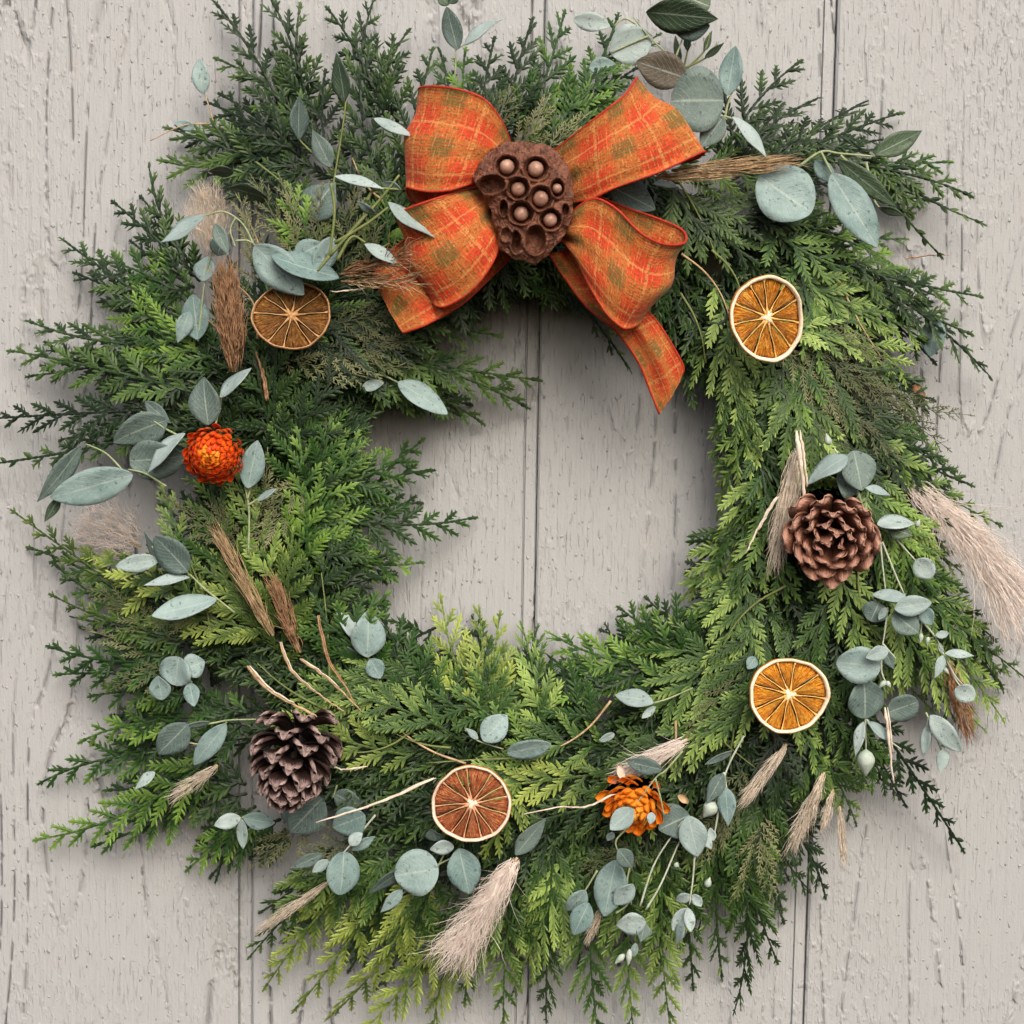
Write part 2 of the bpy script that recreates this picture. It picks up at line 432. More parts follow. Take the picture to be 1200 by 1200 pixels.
# leaflet templates: stations along s with half width w, ridge height
def template(st):
    V, F = [], []
    for s, w in st: V += [(s, -w, 0), (s, 0, 0.55 * w), (s, w, 0)]
    n = len(st)
    for i in range(n - 1):
        a, b = i * 3, i * 3 + 3
        for j in range(3):
            j2 = (j + 1) % 3
            F += [(a + j, a + j2, b + j2), (a + j, b + j2, b + j)]
    V.append((1.0, 0, 0.05)); t = len(V) - 1; a = (n - 1) * 3
    F += [(a, a + 1, t), (a + 1, a + 2, t), (a + 2, a, t)]
    return np.array(V, float), np.array(F, int)
TPL_SCALY = template([(0, .45), (.30, 1.0), (.37, .66), (.62, .92), (.70, .55)])
TPL_BLADE = template([(0, .55), (.30, 1.0), (.72, .78)])
TPL_PLAIN = template([(0, .5), (.55, 1.0)])

SP = dict(  # gap between pinnae, half leaflet width, pinnule gap, pinnule length, angles, scaly   (pixels)
    D=dict(gap=15.5, w=2.75, g2=6.6, l2=18.5, a1=42, a2=37, tpl=TPL_BLADE, jit=.15),
    M=dict(gap=15.0, w=2.65, g2=6.5, l2=18.5, a1=44, a2=38, tpl=TPL_BLADE, jit=.15),
    L=dict(gap=14.0, w=2.15, g2=6.0, l2=19, a1=38, a2=32, tpl=TPL_BLADE, jit=.15),
    Y=dict(gap=14.0, w=2.2, g2=6.2, l2=19, a1=40, a2=34, tpl=TPL_BLADE, jit=.15),
    F=dict(gap=8.0, w=0.85, g2=4.6, l2=11, a1=38, a2=34, tpl=TPL_PLAIN, jit=.40))

def spray_geo(P0, P1, P2, W, kind, rng, tilt=0.0, thin=1.0):
    """one flat fern-like spray along a quadratic curve; returns V, F, tone"""
    sp = SP[kind]; px = S
    P0, P1, P2 = (np.array(p, float) for p in (P0, P1, P2))
    Ltot = np.linalg.norm(P1 - P0) + np.linalg.norm(P2 - P1)
    pos, dr, nm, ln, wd, tn = [], [], [], [], [], []
    def add(p, d, n, l, w, t):
        pos.append(p); dr.append(d); nm.append(n); ln.append(l); wd.append(w); tn.append(t)
    n = max(5, int(Ltot / (sp['gap'] * px)))
    axis_t = np.linspace(0, 1, n * 2)
    side = 1 if rng.random() < .5 else -1
    tw = rng.uniform(-.5, .5)
    wl = sp['w'] * px
    def A(t): return (1 - t) ** 2 * P0 + 2 * t * (1 - t) * P1 + t * t * P2
    def T(t): return norm(2 * (1 - t) * (P1 - P0) + 2 * t * (P2 - P1))
    prev = A(0)
    for t in axis_t[1:]:                                      # the stem itself
        q = A(t); d = q - prev; l = np.linalg.norm(d)
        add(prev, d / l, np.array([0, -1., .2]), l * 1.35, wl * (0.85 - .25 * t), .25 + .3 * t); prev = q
    for i in range(n + 1):
        t = min(1.0, (i + .4 + rng.uniform(-.25, .25)) / (n + .4)); side = -side
        p0 = A(t); tt = T(t)
        nrm = norm(np.array([math.sin(tilt + tw * t) , -math.cos(tilt + tw * t), .25]))
        nrm = norm(nrm - tt * nrm.dot(tt)); b = np.cross(nrm, tt)
        prof = min(1, (t + .12) / .30) ** .6 * (max(0, 1 - t)) ** .62
        l1 = 1.18 * W * px * prof * rng.uniform(.70, 1.12) + 7 * px
        a1 = R(sp['a1'] + rng.uniform(-9, 9)) * (1 - .35 * t)
        d0 = norm(math.cos(a1) * tt + side * math.sin(a1) * b + rng.uniform(-1, 1) * sp['jit'] * nrm)
        if i == n: d0 = tt; l1 = 13 * px
        tone1 = rng.uniform(0, .55)
        if l1 < 13 * px:
            add(p0, d0, nrm, l1 * 1.1, wl, .3 + .3 * t + tone1 * .6); continue
        bend = rng.uniform(.10, .30)
        m = max(2, int(l1 / (sp['g2'] * px) * thin)); s2 = 1
        q = p0
        b2 = np.cross(nrm, d0)
        for k in range(1, m + 1):
            s = k / m
            q2 = p0 + l1 * (s * d0 + bend * s * s * (tt - d0 * .25) * .6 + np.array([0, .06, -.05]) * s * s)
            d = q2 - q; l = np.linalg.norm(d); d /= l
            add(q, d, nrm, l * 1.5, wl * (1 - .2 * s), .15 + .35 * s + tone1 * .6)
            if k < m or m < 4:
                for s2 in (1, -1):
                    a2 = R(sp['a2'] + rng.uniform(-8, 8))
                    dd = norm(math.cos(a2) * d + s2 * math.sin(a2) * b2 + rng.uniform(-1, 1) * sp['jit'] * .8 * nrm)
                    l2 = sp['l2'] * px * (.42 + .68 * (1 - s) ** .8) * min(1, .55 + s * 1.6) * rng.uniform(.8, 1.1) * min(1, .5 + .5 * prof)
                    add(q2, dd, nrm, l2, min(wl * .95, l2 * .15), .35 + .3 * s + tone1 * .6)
            q = q2
    TV, TF = sp['tpl']
    pos, dr, nm = np.array(pos), np.array(dr), np.array(nm)
    ln, wd, tn = np.array(ln), np.array(wd), np.array(tn)
    nm = nm - dr * np.sum(nm * dr, 1)[:, None]; nm /= np.linalg.norm(nm, axis=1)[:, None] + 1e-9
    # small roll of each leaflet
    bx = np.cross(nm, dr); ro = np.array([rng.uniform(-.5, .5) for _ in range(len(ln))])[:, None]
    nm, bx = nm * np.cos(ro) + bx * np.sin(ro), bx * np.cos(ro) - nm * np.sin(ro)
    V = pos[:, None, :] + TV[None, :, 0, None] * (dr * ln[:, None])[:, None, :] + TV[None, :, 1, None] * (bx * wd[:, None])[:, None, :] \
        + TV[None, :, 2, None] * (nm * wd[:, None])[:, None, :]
    k = len(TV)
    F = TF[None] + (np.arange(len(ln)) * k)[:, None, None]
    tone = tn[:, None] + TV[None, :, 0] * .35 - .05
    V = V.reshape(-1, 3); V[:, 1] = np.minimum(V[:, 1], -0.0015)
    d = -V[:, 1]; d = np.where(d > .060, .060 + .40 * (d - .060), d)          # the coat is pressed flat by the wiring
    for ox, oz, orad, cap in PRESS:                                          # and lies under the ornaments
        far = np.maximum(0, np.hypot(V[:, 0] - ox, V[:, 2] - oz) - orad)
        d = np.minimum(d, np.maximum(cap + far * 1.2, .002))
    V[:, 1] = -d
    return V, F.reshape(-1, 3), tone.reshape(-1)

PRESS = []                                 # ornaments: centre, radius, greatest depth of greenery under them
for ox, oy, orad, od in ((342,370,46,.089),(899,374,50,.095),(552,942,48,.092),(924,815,48,.090),(342,893,56,.082),(973,629,58,.078),(250,534,42,.084),(742,944,36,.078),
                         (614,234,70,.088),(530,160,62,.084),(735,160,70,.084),(510,305,70,.084),(735,310,78,.084),(790,160,40,.084)):
    q_ = P(ox, oy, od); PRESS.append((q_.x, q_.z, px2m(orad, od), od - .014))
rng = random.Random(11)
NAMES = dict(D='cypress_spray', M='cedar_spray', L='cedar_spray', Y='cedar_spray', F='juniper_spray')
nspray = 0
def spray(bx, by, tx, ty, W, kind, db=None, dt=None, bow=None, tilt=None, thin=1.0, acc=None):
    global nspray
    if db is None: db = hgt(bx, by) * rng.uniform(.75, 1.0)
    if dt is None: dt = hgt(tx, ty) + rng.uniform(.004, .016)
    if bow is None: bow = rng.uniform(-.12, .12)
    L = math.hypot(tx - bx, ty - by); nx, ny = -(ty - by) / L, (tx - bx) / L
    mx, my = (bx + tx) / 2 + nx * L * bow, (by + ty) / 2 + ny * L * bow
    dm = max(db, dt, hgt(mx, my)) + .010
    if 640 < max(bx, tx) and min(bx, tx) < 815 and 300 < max(by, ty) and min(by, ty) < 450: db, dt, dm = min(db, .045), min(dt, .040), min(dm, .050)
    if tilt is None: tilt = rng.uniform(-.7, .7)
    V, F, tn = spray_geo(P(bx, by, db), P(mx, my, dm), P(tx, ty, dt), W, kind, rng, tilt, thin)
    if acc is not None:
        acc[1].append(F + acc[3]); acc[0].append(V); acc[2].append(tn); acc[3] += len(V); return
    child(NAMES[kind], V, F, M[kind], wreath, off=WOFF, smooth=False, tone=tn); nspray += 1

# core ring of twigs and moss
V, F = [], []
NA, NB = 96, 12
for i in range(NA):
    a = 2 * math.pi * i / NA
    for j in range(NB):
        b = 2 * math.pi * j / NB
        rr = RM + 62 * math.cos(b) * (1 + .12 * math.sin(7 * a + j))
        dd = 0.024 + 0.021 * math.sin(b) * (1 + .15 * math.sin(11 * a + 2 * j))
        V.append(P(CXP + rr * math.cos(a), CYP + rr * math.sin(a), max(.002, dd)))
for i in range(NA):
    for j in range(NB):
        F.append((i * NB + j, ((i + 1) % NA) * NB + j, ((i + 1) % NA) * NB + (j + 1) % NB, i * NB + (j + 1) % NB))
child('twig_ring', V, F, M['moss'], wreath, off=WOFF)

# flow of the greenery, sampled by eye: (x, y, direction)
FLOW = [(330,150,-.3,-1),(450,120,0,-1),(600,130,.5,-1),(720,120,.6,-.8),(850,190,1,-.3),(950,280,1,.3),(990,400,.8,.6),(950,480,.4,1),(890,500,-.15,1),
 (960,560,.3,1),(1040,640,.7,1),(1000,720,.3,1),(900,720,-.2,1),(1090,740,.6,.9),(830,790,-.7,.6),(960,900,.3,1),(850,920,0,1),(760,830,-.9,.5),(680,850,-.9,.3),(550,850,-.9,-.1),
 (450,830,-1,.05),(450,930,-.9,.3),(600,1000,-.5,.9),(500,1050,-.6,.8),(720,1050,-.05,1),(850,1010,.1,1),(290,800,-.6,-.4),(330,690,-.05,-1),(200,800,-1,-.1),(330,560,.1,-1),(400,600,.9,-.3),
 (250,640,-.4,-.9),(190,460,-1,-.2),(180,380,-.8,-.6),(280,300,-.4,-1),(450,400,1,.25),(120,740,-1,-.2),(250,900,-1,.25),(350,960,-.9,.5),(780,260,.8,.5),(840,330,.5,.9),(780,380,.3,1)]
FA = np.array(FLOW, float)
def flow(px, py):
    w = 1 / ((FA[:, 0] - px) ** 2 + (FA[:, 1] - py) ** 2 + 400) ** 1.5
    d = (FA[:, 2:] / np.linalg.norm(FA[:, 2:], axis=1)[:, None] * w[:, None]).sum(0)
    return d / (np.linalg.norm(d) + 1e-9)

def kind_at(px, py, r):
    """which greenery grows where"""
    if py > 700 and px < 640: mix = [('Y', .45), ('M', .3), ('L', .25)]
    elif py > 640: mix = [('L', .72), ('M', .18), ('D', .1)]
    elif px > 820: mix = [('L', .48), ('D', .25), ('M', .27)]
    elif px > 540: mix = [('D', .45), ('M', .45), ('F', .1)]
    elif py > 470: mix = [('M', .66), ('D', .34)]
    else: mix = [('D', .66), ('M', .34)]
    x = r.random()
    for k, f in mix:
        if x < f: return k
        x -= f
    return mix[0][0]

def inside(px, py):
    r = math.hypot(px - CXP, (py - CYP))
    return 228 < r < 468

# deep layer, too dense to pick apart: one part
accs = {k: [[], [], [], 0] for k in 'DML'}
cnt = 0
while cnt < 340:
    a = rng.uniform(0, 2 * math.pi); r = rng.uniform(240, 440)
    x, y = CXP + r * math.cos(a), CYP + r * math.sin(a)
    f = flow(x, y); ang = math.atan2(f[1], f[0]) + rng.gauss(0, .45); L = rng.uniform(110, 165)
    tx, ty = x + L * .5 * math.cos(ang), y + L * .5 * math.sin(ang)
    if not (222 < math.hypot(tx - CXP, ty - CYP) < 475): continue
    k = kind_at(x, y, rng)
    k = 'D'  # dark green for every deep spray, painting shade into the gaps
    spray(x - L * .5 * math.cos(ang), y - L * .5 * math.sin(ang), tx, ty, 46, k,
          db=.022, dt=hgt(tx, ty) * .62, thin=.8, acc=accs[k]); cnt += 1
# silhouette sprays, read off the photograph: base, tip, half width, kind
HAND = [
 (350,180,258,10,48,'D'),(362,160,318,0,44,'D'),(358,140,350,18,26,'D'),(372,175,262,72,40,'D'),(365,195,248,122,40,'D'),(330,200,203,152,44,'D'),(310,180,198,190,38,'D'),(330,230,245,205,34,'D'),
 (442,200,436,5,48,'D'),(470,200,505,65,42,'D'),(455,150,388,15,36,'D'),(450,120,474,42,26,'D'),(400,230,380,90,48,'D'),(350,260,330,120,44,'D'),(525,170,516,62,30,'M'),(560,160,578,50,34,'D'),
 (590,160,622,28,44,'D'),(610,170,660,20,46,'M'),(640,170,722,24,50,'M'),(620,185,765,45,44,'M'),(640,180,742,82,40,'M'),(560,180,545,62,34,'M'),(650,200,720,110,38,'D'),
 (840,210,932,76,44,'D'),(850,200,957,116,30,'D'),(860,210,1008,122,46,'D'),(890,205,1050,134,42,'D'),(900,215,1040,175,26,'D'),(1000,185,1103,190,26,'M'),(1010,195,1128,225,24,'D'),
 (1020,190,1142,258,9,'D'),(1015,190,1095,292,9,'D'),(1030,200,1065,245,10,'D'),
 (880,240,1055,280,48,'D'),(920,270,1062,322,50,'M'),(980,305,1142,346,34,'D'),(1000,320,1155,436,34,'D'),(1020,330,1135,390,26,'D'),(940,320,1085,400,52,'L'),(960,370,1062,440,46,'L'),(960,410,1132,486,26,'F'),(970,430,1106,522,34,'F'),
 (985,460,1132,566,38,'D'),(1020,510,1166,612,24,'L'),(1000,520,1120,580,40,'D'),(1030,590,1124,668,40,'L'),
 (1030,640,1172,800,48,'L'),(1060,690,1198,792,32,'L'),(1040,700,1150,852,48,'L'),(1080,720,1172,838,36,'L'),(1010,820,1126,992,24,'D'),(1000,850,1052,932,36,'L'),(960,880,1002,962,38,'L'),(1000,720,1090,830,50,'L'),
 (900,940,966,1046,36,'D'),(890,910,945,1040,46,'L'),(860,930,908,1120,50,'L'),(850,950,862,1180,52,'L'),(810,950,820,1085,48,'L'),(780,980,785,1198,52,'L'),(745,980,742,1204,56,'L'),(700,980,702,1215,58,'L'),
 (650,990,640,1190,56,'L'),(670,1000,600,1165,50,'L'),(610,1010,590,1192,50,'L'),(590,1040,545,1170,46,'L'),
 (500,1010,388,1190,58,'Y'),(530,1040,430,1204,50,'Y'),(565,1060,508,1205,50,'Y'),(400,1000,297,1116,42,'L'),(430,1010,314,1152,42,'Y'),(455,1025,350,1178,42,'Y'),(470,1000,360,1080,48,'L'),
 (255,880,48,983,46,'M'),(225,890,54,914,36,'M'),(240,900,120,988,42,'M'),(215,850,101,866,28,'M'),(305,950,223,1016,36,'M'),(290,930,190,940,36,'D'),(290,850,150,842,30,'M'),(330,960,250,1000,36,'M'),
 (225,800,72,790,36,'M'),(215,770,64,760,36,'M'),(220,745,66,700,18,'Y'),(190,720,22,604,24,'Y'),(210,700,80,640,30,'Y'),(190,690,110,700,30,'Y'),(240,820,110,815,30,'M'),
 (200,480,-2,490,46,'D'),(190,505,-5,543,16,'D'),(225,460,18,412,44,'D'),(235,450,60,405,44,'D'),(205,400,38,378,42,'D'),(220,380,78,284,42,'D'),(225,360,110,304,44,'M'),(235,330,137,240,32,'D'),(235,320,176,202,30,'D'),(250,420,120,330,56,'M'),(260,440,165,345,54,'M'),(240,400,40,440,40,'D'),
 (400,400,622,444,40,'D'),(420,410,612,474,40,'D'),(400,430,560,492,40,'D'),(400,390,575,392,40,'D'),(420,440,535,485,30,'M'),
 (370,570,490,520,40,'M'),(380,600,548,608,40,'M'),(370,600,497,552,40,'M'),(380,640,487,660,28,'M'),(360,560,430,490,44,'M'),(370,700,452,672,20,'D'),(330,640,395,478,60,'M'),(340,540,345,445,46,'M'),(360,640,420,540,50,'M'),(365,660,430,610,44,'D'),(380,760,450,700,36,'M'),
 (480,830,438,712,44,'M'),(520,850,480,740,44,'M'),(560,850,518,708,46,'Y'),(560,860,562,716,40,'Y'),(600,860,585,725,40,'Y'),(610,850,628,742,40,'L'),(640,860,612,735,40,'L'),
 (720,800,642,768,40,'M'),(770,780,648,744,42,'M'),(800,770,728,714,38,'M'),(850,780,735,730,42,'L'),(830,800,690,790,46,'M'),(700,850,640,780,44,'M'),
 (895,420,848,560,42,'L'),(900,480,842,600,42,'L'),(900,400,838,440,34,'M'),(910,460,843,530,36,'M'),(890,550,842,645,40,'L'),(880,620,806,694,38,'L'),(870,680,792,742,40,'L'),(870,560,850,500,30,'D'),(860,360,835,420,34,'D'),
 (590,300,632,338,20,'M'),(660,335,732,424,14,'D'),(560,290,600,350,36,'D'),(640,290,650,345,36,'D'),(520,330,560,370,40,'D'),
 (380,850,375,700,36,'M')]
for h in HAND:
    bx, by, tx, ty, W, k = h
    spray(bx, by, tx, ty, W, k, dt=max(.012, hgt(tx, ty) * .75) + rng.uniform(.002, .012), bow=rng.uniform(-.18, .18), tilt=rng.uniform(-.6, .6))

# shorter sprays lying behind them
for bx, by, tx, ty, W, k in HAND:
    for q in (range(1) if by < 640 or rng.random() < .35 else range(2)):
        if by < 640 and (rng.random() < .42): continue
        q = rng.random() < .5
        f = rng.uniform(.55, .85); L = math.hypot(tx - bx, ty - by); s_ = rng.uniform(14, 30) * (1 if q else -1)
        ox, oy = -(ty - by) / L * s_, (tx - bx) / L * s_
        ex, ey = bx + (tx - bx) * f + ox, by + (ty - by) * f + oy
        spray(bx + ox * .5, by + oy * .5, ex, ey, min(W, 36) , 'D', dt=max(.010, hgt(ex, ey) * .55), acc=accs['L' if k in 'LY' else k if k == 'M' else 'D']) if W > 14 and ex > 0 else None
for kk, acc in accs.items():
    o = child('inner_foliage', np.vstack(acc[0]), np.vstack(acc[1]), M[kk], wreath, off=WOFF, smooth=False, tone=np.concatenate(acc[2]))
    o['kind'] = 'stuff'

# feathery grey-green juniper patches on the surface
for (bx, by, tx, ty) in [(350,330,330,215),(370,330,375,225),(340,300,300,215),(400,320,420,215),(300,330,280,230),(430,330,440,260),(360,400,470,430),(390,380,470,370),(330,420,420,440),(400,420,470,400),
    (915,400,1010,500),(930,400,1050,470),(950,430,1060,540),(940,380,1040,420),(930,430,1000,540),(900,930,860,1050),(880,920,905,1050),(870,900,840,1000),(850,920,820,1010),(230,790,110,740),(250,780,130,800),(210,750,110,690),(290,640,200,590),
    (300,620,310,540),(270,650,250,590),(570,170,600,110),(620,190,680,140),(600,180,640,120),(690,190,720,130),(360,560,300,600),(340,600,290,640),(370,960,300,1010),(420,980,360,1010),(880,780,800,900),(760,990,690,1020),(260,720,180,730)]:
    h1 = hgt((bx + tx) / 2, (by + ty) / 2)
    spray(bx, by, tx, ty, 30, 'F', db=h1, dt=h1 + .012)

# the outer coat: the sprays that show
guard = 0
while nspray < 272 and guard < 9000:
    guard += 1
    a = rng.uniform(0, 2 * math.pi); r = rng.uniform(250, 440)
    x, y = CXP + r * math.cos(a), CYP + r * math.sin(a)
    if 500 < x < 790 and 120 < y < 400 and rng.random() < .75: continue
    f = flow(x, y); ang = math.atan2(f[1], f[0]) + rng.gauss(0, .36); L = rng.uniform(95, 190)
    tx, ty = x + L * .5 * math.cos(ang), y + L * .5 * math.sin(ang)
    if not (232 < math.hypot(tx - CXP, ty - CYP) < 470): continue
    spray(x - L * .5 * math.cos(ang), y - L * .5 * math.sin(ang), tx, ty, rng.uniform(36, 66), kind_at(x, y, rng),
          db=hgt(x, y) * rng.uniform(.7, .95), dt=hgt(tx, ty) + rng.uniform(.002, .018))

# bare woody stems showing among the sprays
for i in range(26):
    a = rng.uniform(0, 2 * math.pi); r = rng.uniform(260, 430)
    x, y = CXP + r * math.cos(a), CYP + r * math.sin(a)
    f = flow(x, y); ang = math.atan2(f[1], f[0]) + rng.gauss(0, .5); L = rng.uniform(70, 130); b_ = rng.uniform(-14, 14)
    h_ = min(.066, hgt(x, y) + .004)
    V, F = tube(crom([list(P(x + (k - .5) * L * math.cos(ang) - b_ * math.sin(ang) * (1 - (2 * k - 1) ** 2), y + (k - .5) * L * math.sin(ang) + b_ * math.cos(ang) * (1 - (2 * k - 1) ** 2),
                min(h_, hgt(x + (k - .5) * L * math.cos(ang), y + (k - .5) * L * math.sin(ang)) + .004))) for k in (0, .33, .66, 1)], 14), np.linspace(1.5, .6, 14) * S, 6)
    child('woody_stem', V, F, M['tan' if i % 3 == 0 else 'gstem'], wreath, off=WOFF)

# ------------------------------------------------------------------ eucalyptus sprigs
def prof(x, shape):
    if shape == 'round': return max(0, math.sin(math.pi * x ** .92)) ** .52
    if shape == 'oval': return max(0, math.sin(math.pi * x ** .88)) ** .75
    if shape == 'tear': return max(0, math.sin(math.pi * x ** .62)) ** .9
    return max(0, math.sin(math.pi * x ** .78)) ** 1.05                    # lance

def leaf_geo(b, t, w, shape, roll, curl, r, lit=True):
    b, t = np.array(b, float), np.array(t, float)
    L = np.linalg.norm(t - b); u = (t - b) / L
    n = np.array([0, -1., .0]); n = norm(n - u * n.dot(u)); s = np.cross(u, n)
    if ((n * math.cos(roll) + s * math.sin(roll))[2] < (n * math.cos(roll) - s * math.sin(roll))[2]) == lit and abs(roll) > .5: roll = -roll
    n, s = n * math.cos(roll) + s * math.sin(roll), s * math.cos(roll) - n * math.sin(roll)
    hw = w / 2 / max(.34, abs(math.cos(roll)))
    nu, nv = 17, 7
    th = 0.00035
    V, F, UV = [], [], []
    ph = r.uniform(0, 6); twist = r.uniform(-.55, .55); n0, s0 = n, s
    for sg in (1, -1):
        for i in range(nu):
            x = .5 - .5 * math.cos(math.pi * i / (nu - 1)); wd = hw * prof(x, shape)
            ct, st_ = math.cos(twist * (x - .3)), math.sin(twist * (x - .3)); n, s = n0 * ct + s0 * st_, s0 * ct - n0 * st_
            for j in range(nv):
                v = (j - nv // 2) / (nv // 2)
                lift = curl * L * (4 * x * (1 - x)) * .35 - curl * L * x * x * .5
                cup = .16 * wd * abs(v) ** 1.5 + .10 * wd * math.sin(ph + 6 * x + 2 * v) * abs(v)
                V.append(b + u * L * x + s * wd * v + n * (lift + cup + sg * th)); UV.append((x, (v + 1) / 2))
    k = nu * nv
    for i in range(nu - 1):
        for j in range(nv - 1):
            a = i * nv + j
            F.append((a, a + 1, a + nv + 1, a + nv)); F.append((k + a, k + a + nv, k + a + nv + 1, k + a + 1))
    for i in range(nu - 1):
        for j in (0, nv - 1):
            a, c = i * nv + j, (i + 1) * nv + j
            F.append((a, c, k + c, k + a) if j == 0 else (a, k + a, k + c, c))
    return V, F, UV

TONES = dict(s='ls', t='lt', g='lg', d='ld', o='lo')
SHAPES = dict(r='round', o='oval', l='lance', p='tear')
G_EUC = 'eucalyptus sprigs tucked into the wreath'
def sprig(label, stems, leaves, d=0.082, stem='stem', rad=1.3, buds=(), name='eucalyptus_sprig', cat='sprig', group=G_EUC):
    """stems: pixel polylines; leaves: base, tip, width, tone+shape, optional depth offset in mm"""
    d -= .004 if d < .09 else 0
    r = random.Random(len(label) * 7 + int(leaves[0][0]) if leaves else 3)
    x0, y0 = stems[0][0][:2] if stems else leaves[0][:2]
    root = empty(name, P(x0, y0, d), label, cat, group)
    for si, st in enumerate(stems):
        n = 6 + 3 * len(st)
        pts = crom([list(P(p[0], p[1], d + (p[2] if len(p) > 2 else 0) / 1000)) for p in st], n)
        rr = np.linspace(rad, rad * .6, n) * S
        V, F = tube(pts, rr, 6); child('side_stem' if si else 'stem', V, F, M[stem], root)
    for lf in leaves:
        bx, by, tx, ty, w, ts = lf[:6]; dz = (lf[6] if len(lf) > 6 else 0) / 1000
        L = math.hypot(tx - bx, ty - by)
        roll = r.uniform(-.35, .35) if w / L > .38 else r.choice((-1, 1)) * r.uniform(.55, 1.0)
        V, F, UV = leaf_geo(P(bx, by, d + dz + .001), P(tx, ty, d + dz + r.uniform(-.004, .006)), px2m(w * 1.06, d), SHAPES[ts[1]], roll, r.uniform(-.12, .16), r, ts[0] in 'st')
        child('leaf', V, F, M[TONES[ts[0]]], root, uv=UV)
    for bx, by, tx, ty, w in buds:
        a, b = np.array(P(bx, by, d + .003)), np.array(P(tx, ty, d + .004))
        n = 8; path = [a + (b - a) * i / (n - 1) for i in range(n)]
        rr = [px2m(w / 2, d) * max(.08, math.sin(math.pi * (i / (n - 1)) ** .7)) for i in range(n)]
        V, F = tube(path, rr, 8); child('bud', V, F, M['bud'], root)
    return root

sprig('upright pale leaf on a thin brown stem against the wall, top left', [[(252,152),(246,128),(238,106)],[(250,145),(215,147),(176,165)]],
      [(238,110,233,68,19,'to'),(228,150,203,143,12,'tl')], d=.03, stem='tan', rad=.9)
sprig('dark olive eucalyptus sprig of narrow upright leaves among the top left cypress', [[(385,250),(395,190),(405,120),(398,100)],[(390,200),(352,165),(350,150)],[(300,190),(330,215),(345,250)]],
      [(404,118,395,62,21,'dl'),(350,164,350,112,16,'gl'),(388,196,366,152,22,'gl'),(274,201,243,199,11,'dl'),(314,232,268,219,18,'dl'),(362,258,392,212,44,'gl')], d=.066, stem='gstem')
sprig('silvery sprig with drooping curved leaf and a broad pair over the dull orange slice', [[(298,288),(284,262),(262,248),(240,253)],[(276,255),(270,270),(276,290)],[(276,282),(290,282),(300,288)]],
      [(241,253,190,286,20,'sl'),(298,288,357,345,42,'to',4),(318,300,397,327,25,'to',7),(372,318,390,278,24,'tr'),(345,302,378,285,26,'to',-4),(252,262,268,300,16,'gl',-6)], d=.094)
sprig('half hidden teal leaves behind the brown bottlebrush seed head at the left', [[(232,400),(240,330),(250,290)]], [(232,398,226,345,32,'to'),(222,365,208,402,18,'tl'),(238,330,243,300,24,'to'),(255,300,262,270,22,'gl')], d=.070)
sprig('green forked sprig with white edged leaves crossing towards the lower left bow loop', [[(386,300),(420,262),(447,232),(468,205)],[(392,285),(430,262),(455,243)],[(395,305),(412,278),(428,284)],[(430,235),(440,222),(470,222)],[(386,300),(372,318)],[(388,215),(392,250),(386,300)]],
      [(455,237,508,281,15,'sl'),(427,286,470,312,13,'sl'),(392,207,450,220,11,'sl'),(438,139,485,161,13,'sl',-8),(470,222,447,214,9,'gl'),(440,250,418,236,8,'gl')], d=.108, stem='gstem', rad=2.0)
sprig('small sprig of grey and whitish leaves standing up from the top of the wreath', [[(532,102),(534,75),(534,58)],[(534,58),(545,52)],[(524,12),(528,30)]],
      [(536,58,523,8,22,'go'),(544,53,587,20,13,'sl'),(526,6,512,-8,14,'dl'),(526,4,540,-10,12,'dl')], d=.034, rad=1.1)
sprig('sprig of dark pointed leaf and pale grey leaves above the upper right bow loop', [[(805,95),(790,72),(760,42),(742,20)],[(760,42),(715,62)],[(745,28),(732,22),(720,30)],[(790,72),(800,45)]],
      [(757,14,842,22,31,'dl',10),(832,8,795,-8,40,'do',0),(790,35,832,30,26,'go',3),(672,22,715,30,20,'so'),(715,62,765,42,44,'so',-3),(690,80,722,76,20,'to',-2),(805,92,746,72,40,'oo',6)], d=.045)
sprig('yellow green sprig of slim shoots right of the dark pointed leaf at the top', [[(800,85),(806,55),(800,40)],[(800,85),(825,60),(832,38)],[(803,80),(830,66),(848,50)]],
      [(798,70,790,42,7,'dl'),(825,60,834,36,7,'dl'),(826,68,848,50,7,'dl'),(806,60,806,36,7,'dl')], d=.03, stem='gstem')
sprig('sprig with one big round grey leaf touching the upper right bow loop', [[(830,165),(848,140),(852,125),(858,108)],[(848,136),(862,140)]],
      [(848,118,786,118,70,'gr',6),(848,137,822,172,26,'go',8),(852,112,862,54,26,'to',0),(858,137,900,185,17,'sl',6)], d=.072, rad=1.7)
sprig('pale green sprig with round teal leaf and big drooping oval leaf at upper right', [[(935,196),(962,178),(985,180),(1032,184)],[(962,178),(975,204)],[(1015,190),(1024,232),(1030,243)],[(985,182),(1000,196)],[(893,199),(893,190),(878,183)]],
      [(890,206,950,250,64,'tr',4),(974,204,1028,290,43,'to',7),(982,186,1052,244,20,'dl',0),(1026,181,1082,153,25,'dl',2),(955,188,978,214,18,'to',-4),(1030,243,1060,252,7,'dl')], d=.074, rad=1.7)
sprig('grey mauve leaf pair peeping out between the two right bow loops', [[(700,235),(715,232)]], [(715,218,768,246,40,'go'),(765,216,795,218,9,'sl')], d=.072)
sprig('single dangling teal leaf on a wiry stalk at the right edge, above the white plume', [[(1085,372),(1098,362),(1108,352)],[(1098,362),(1093,376)]], [(1096,372,1090,418,27,'to')], d=.04, rad=.9)
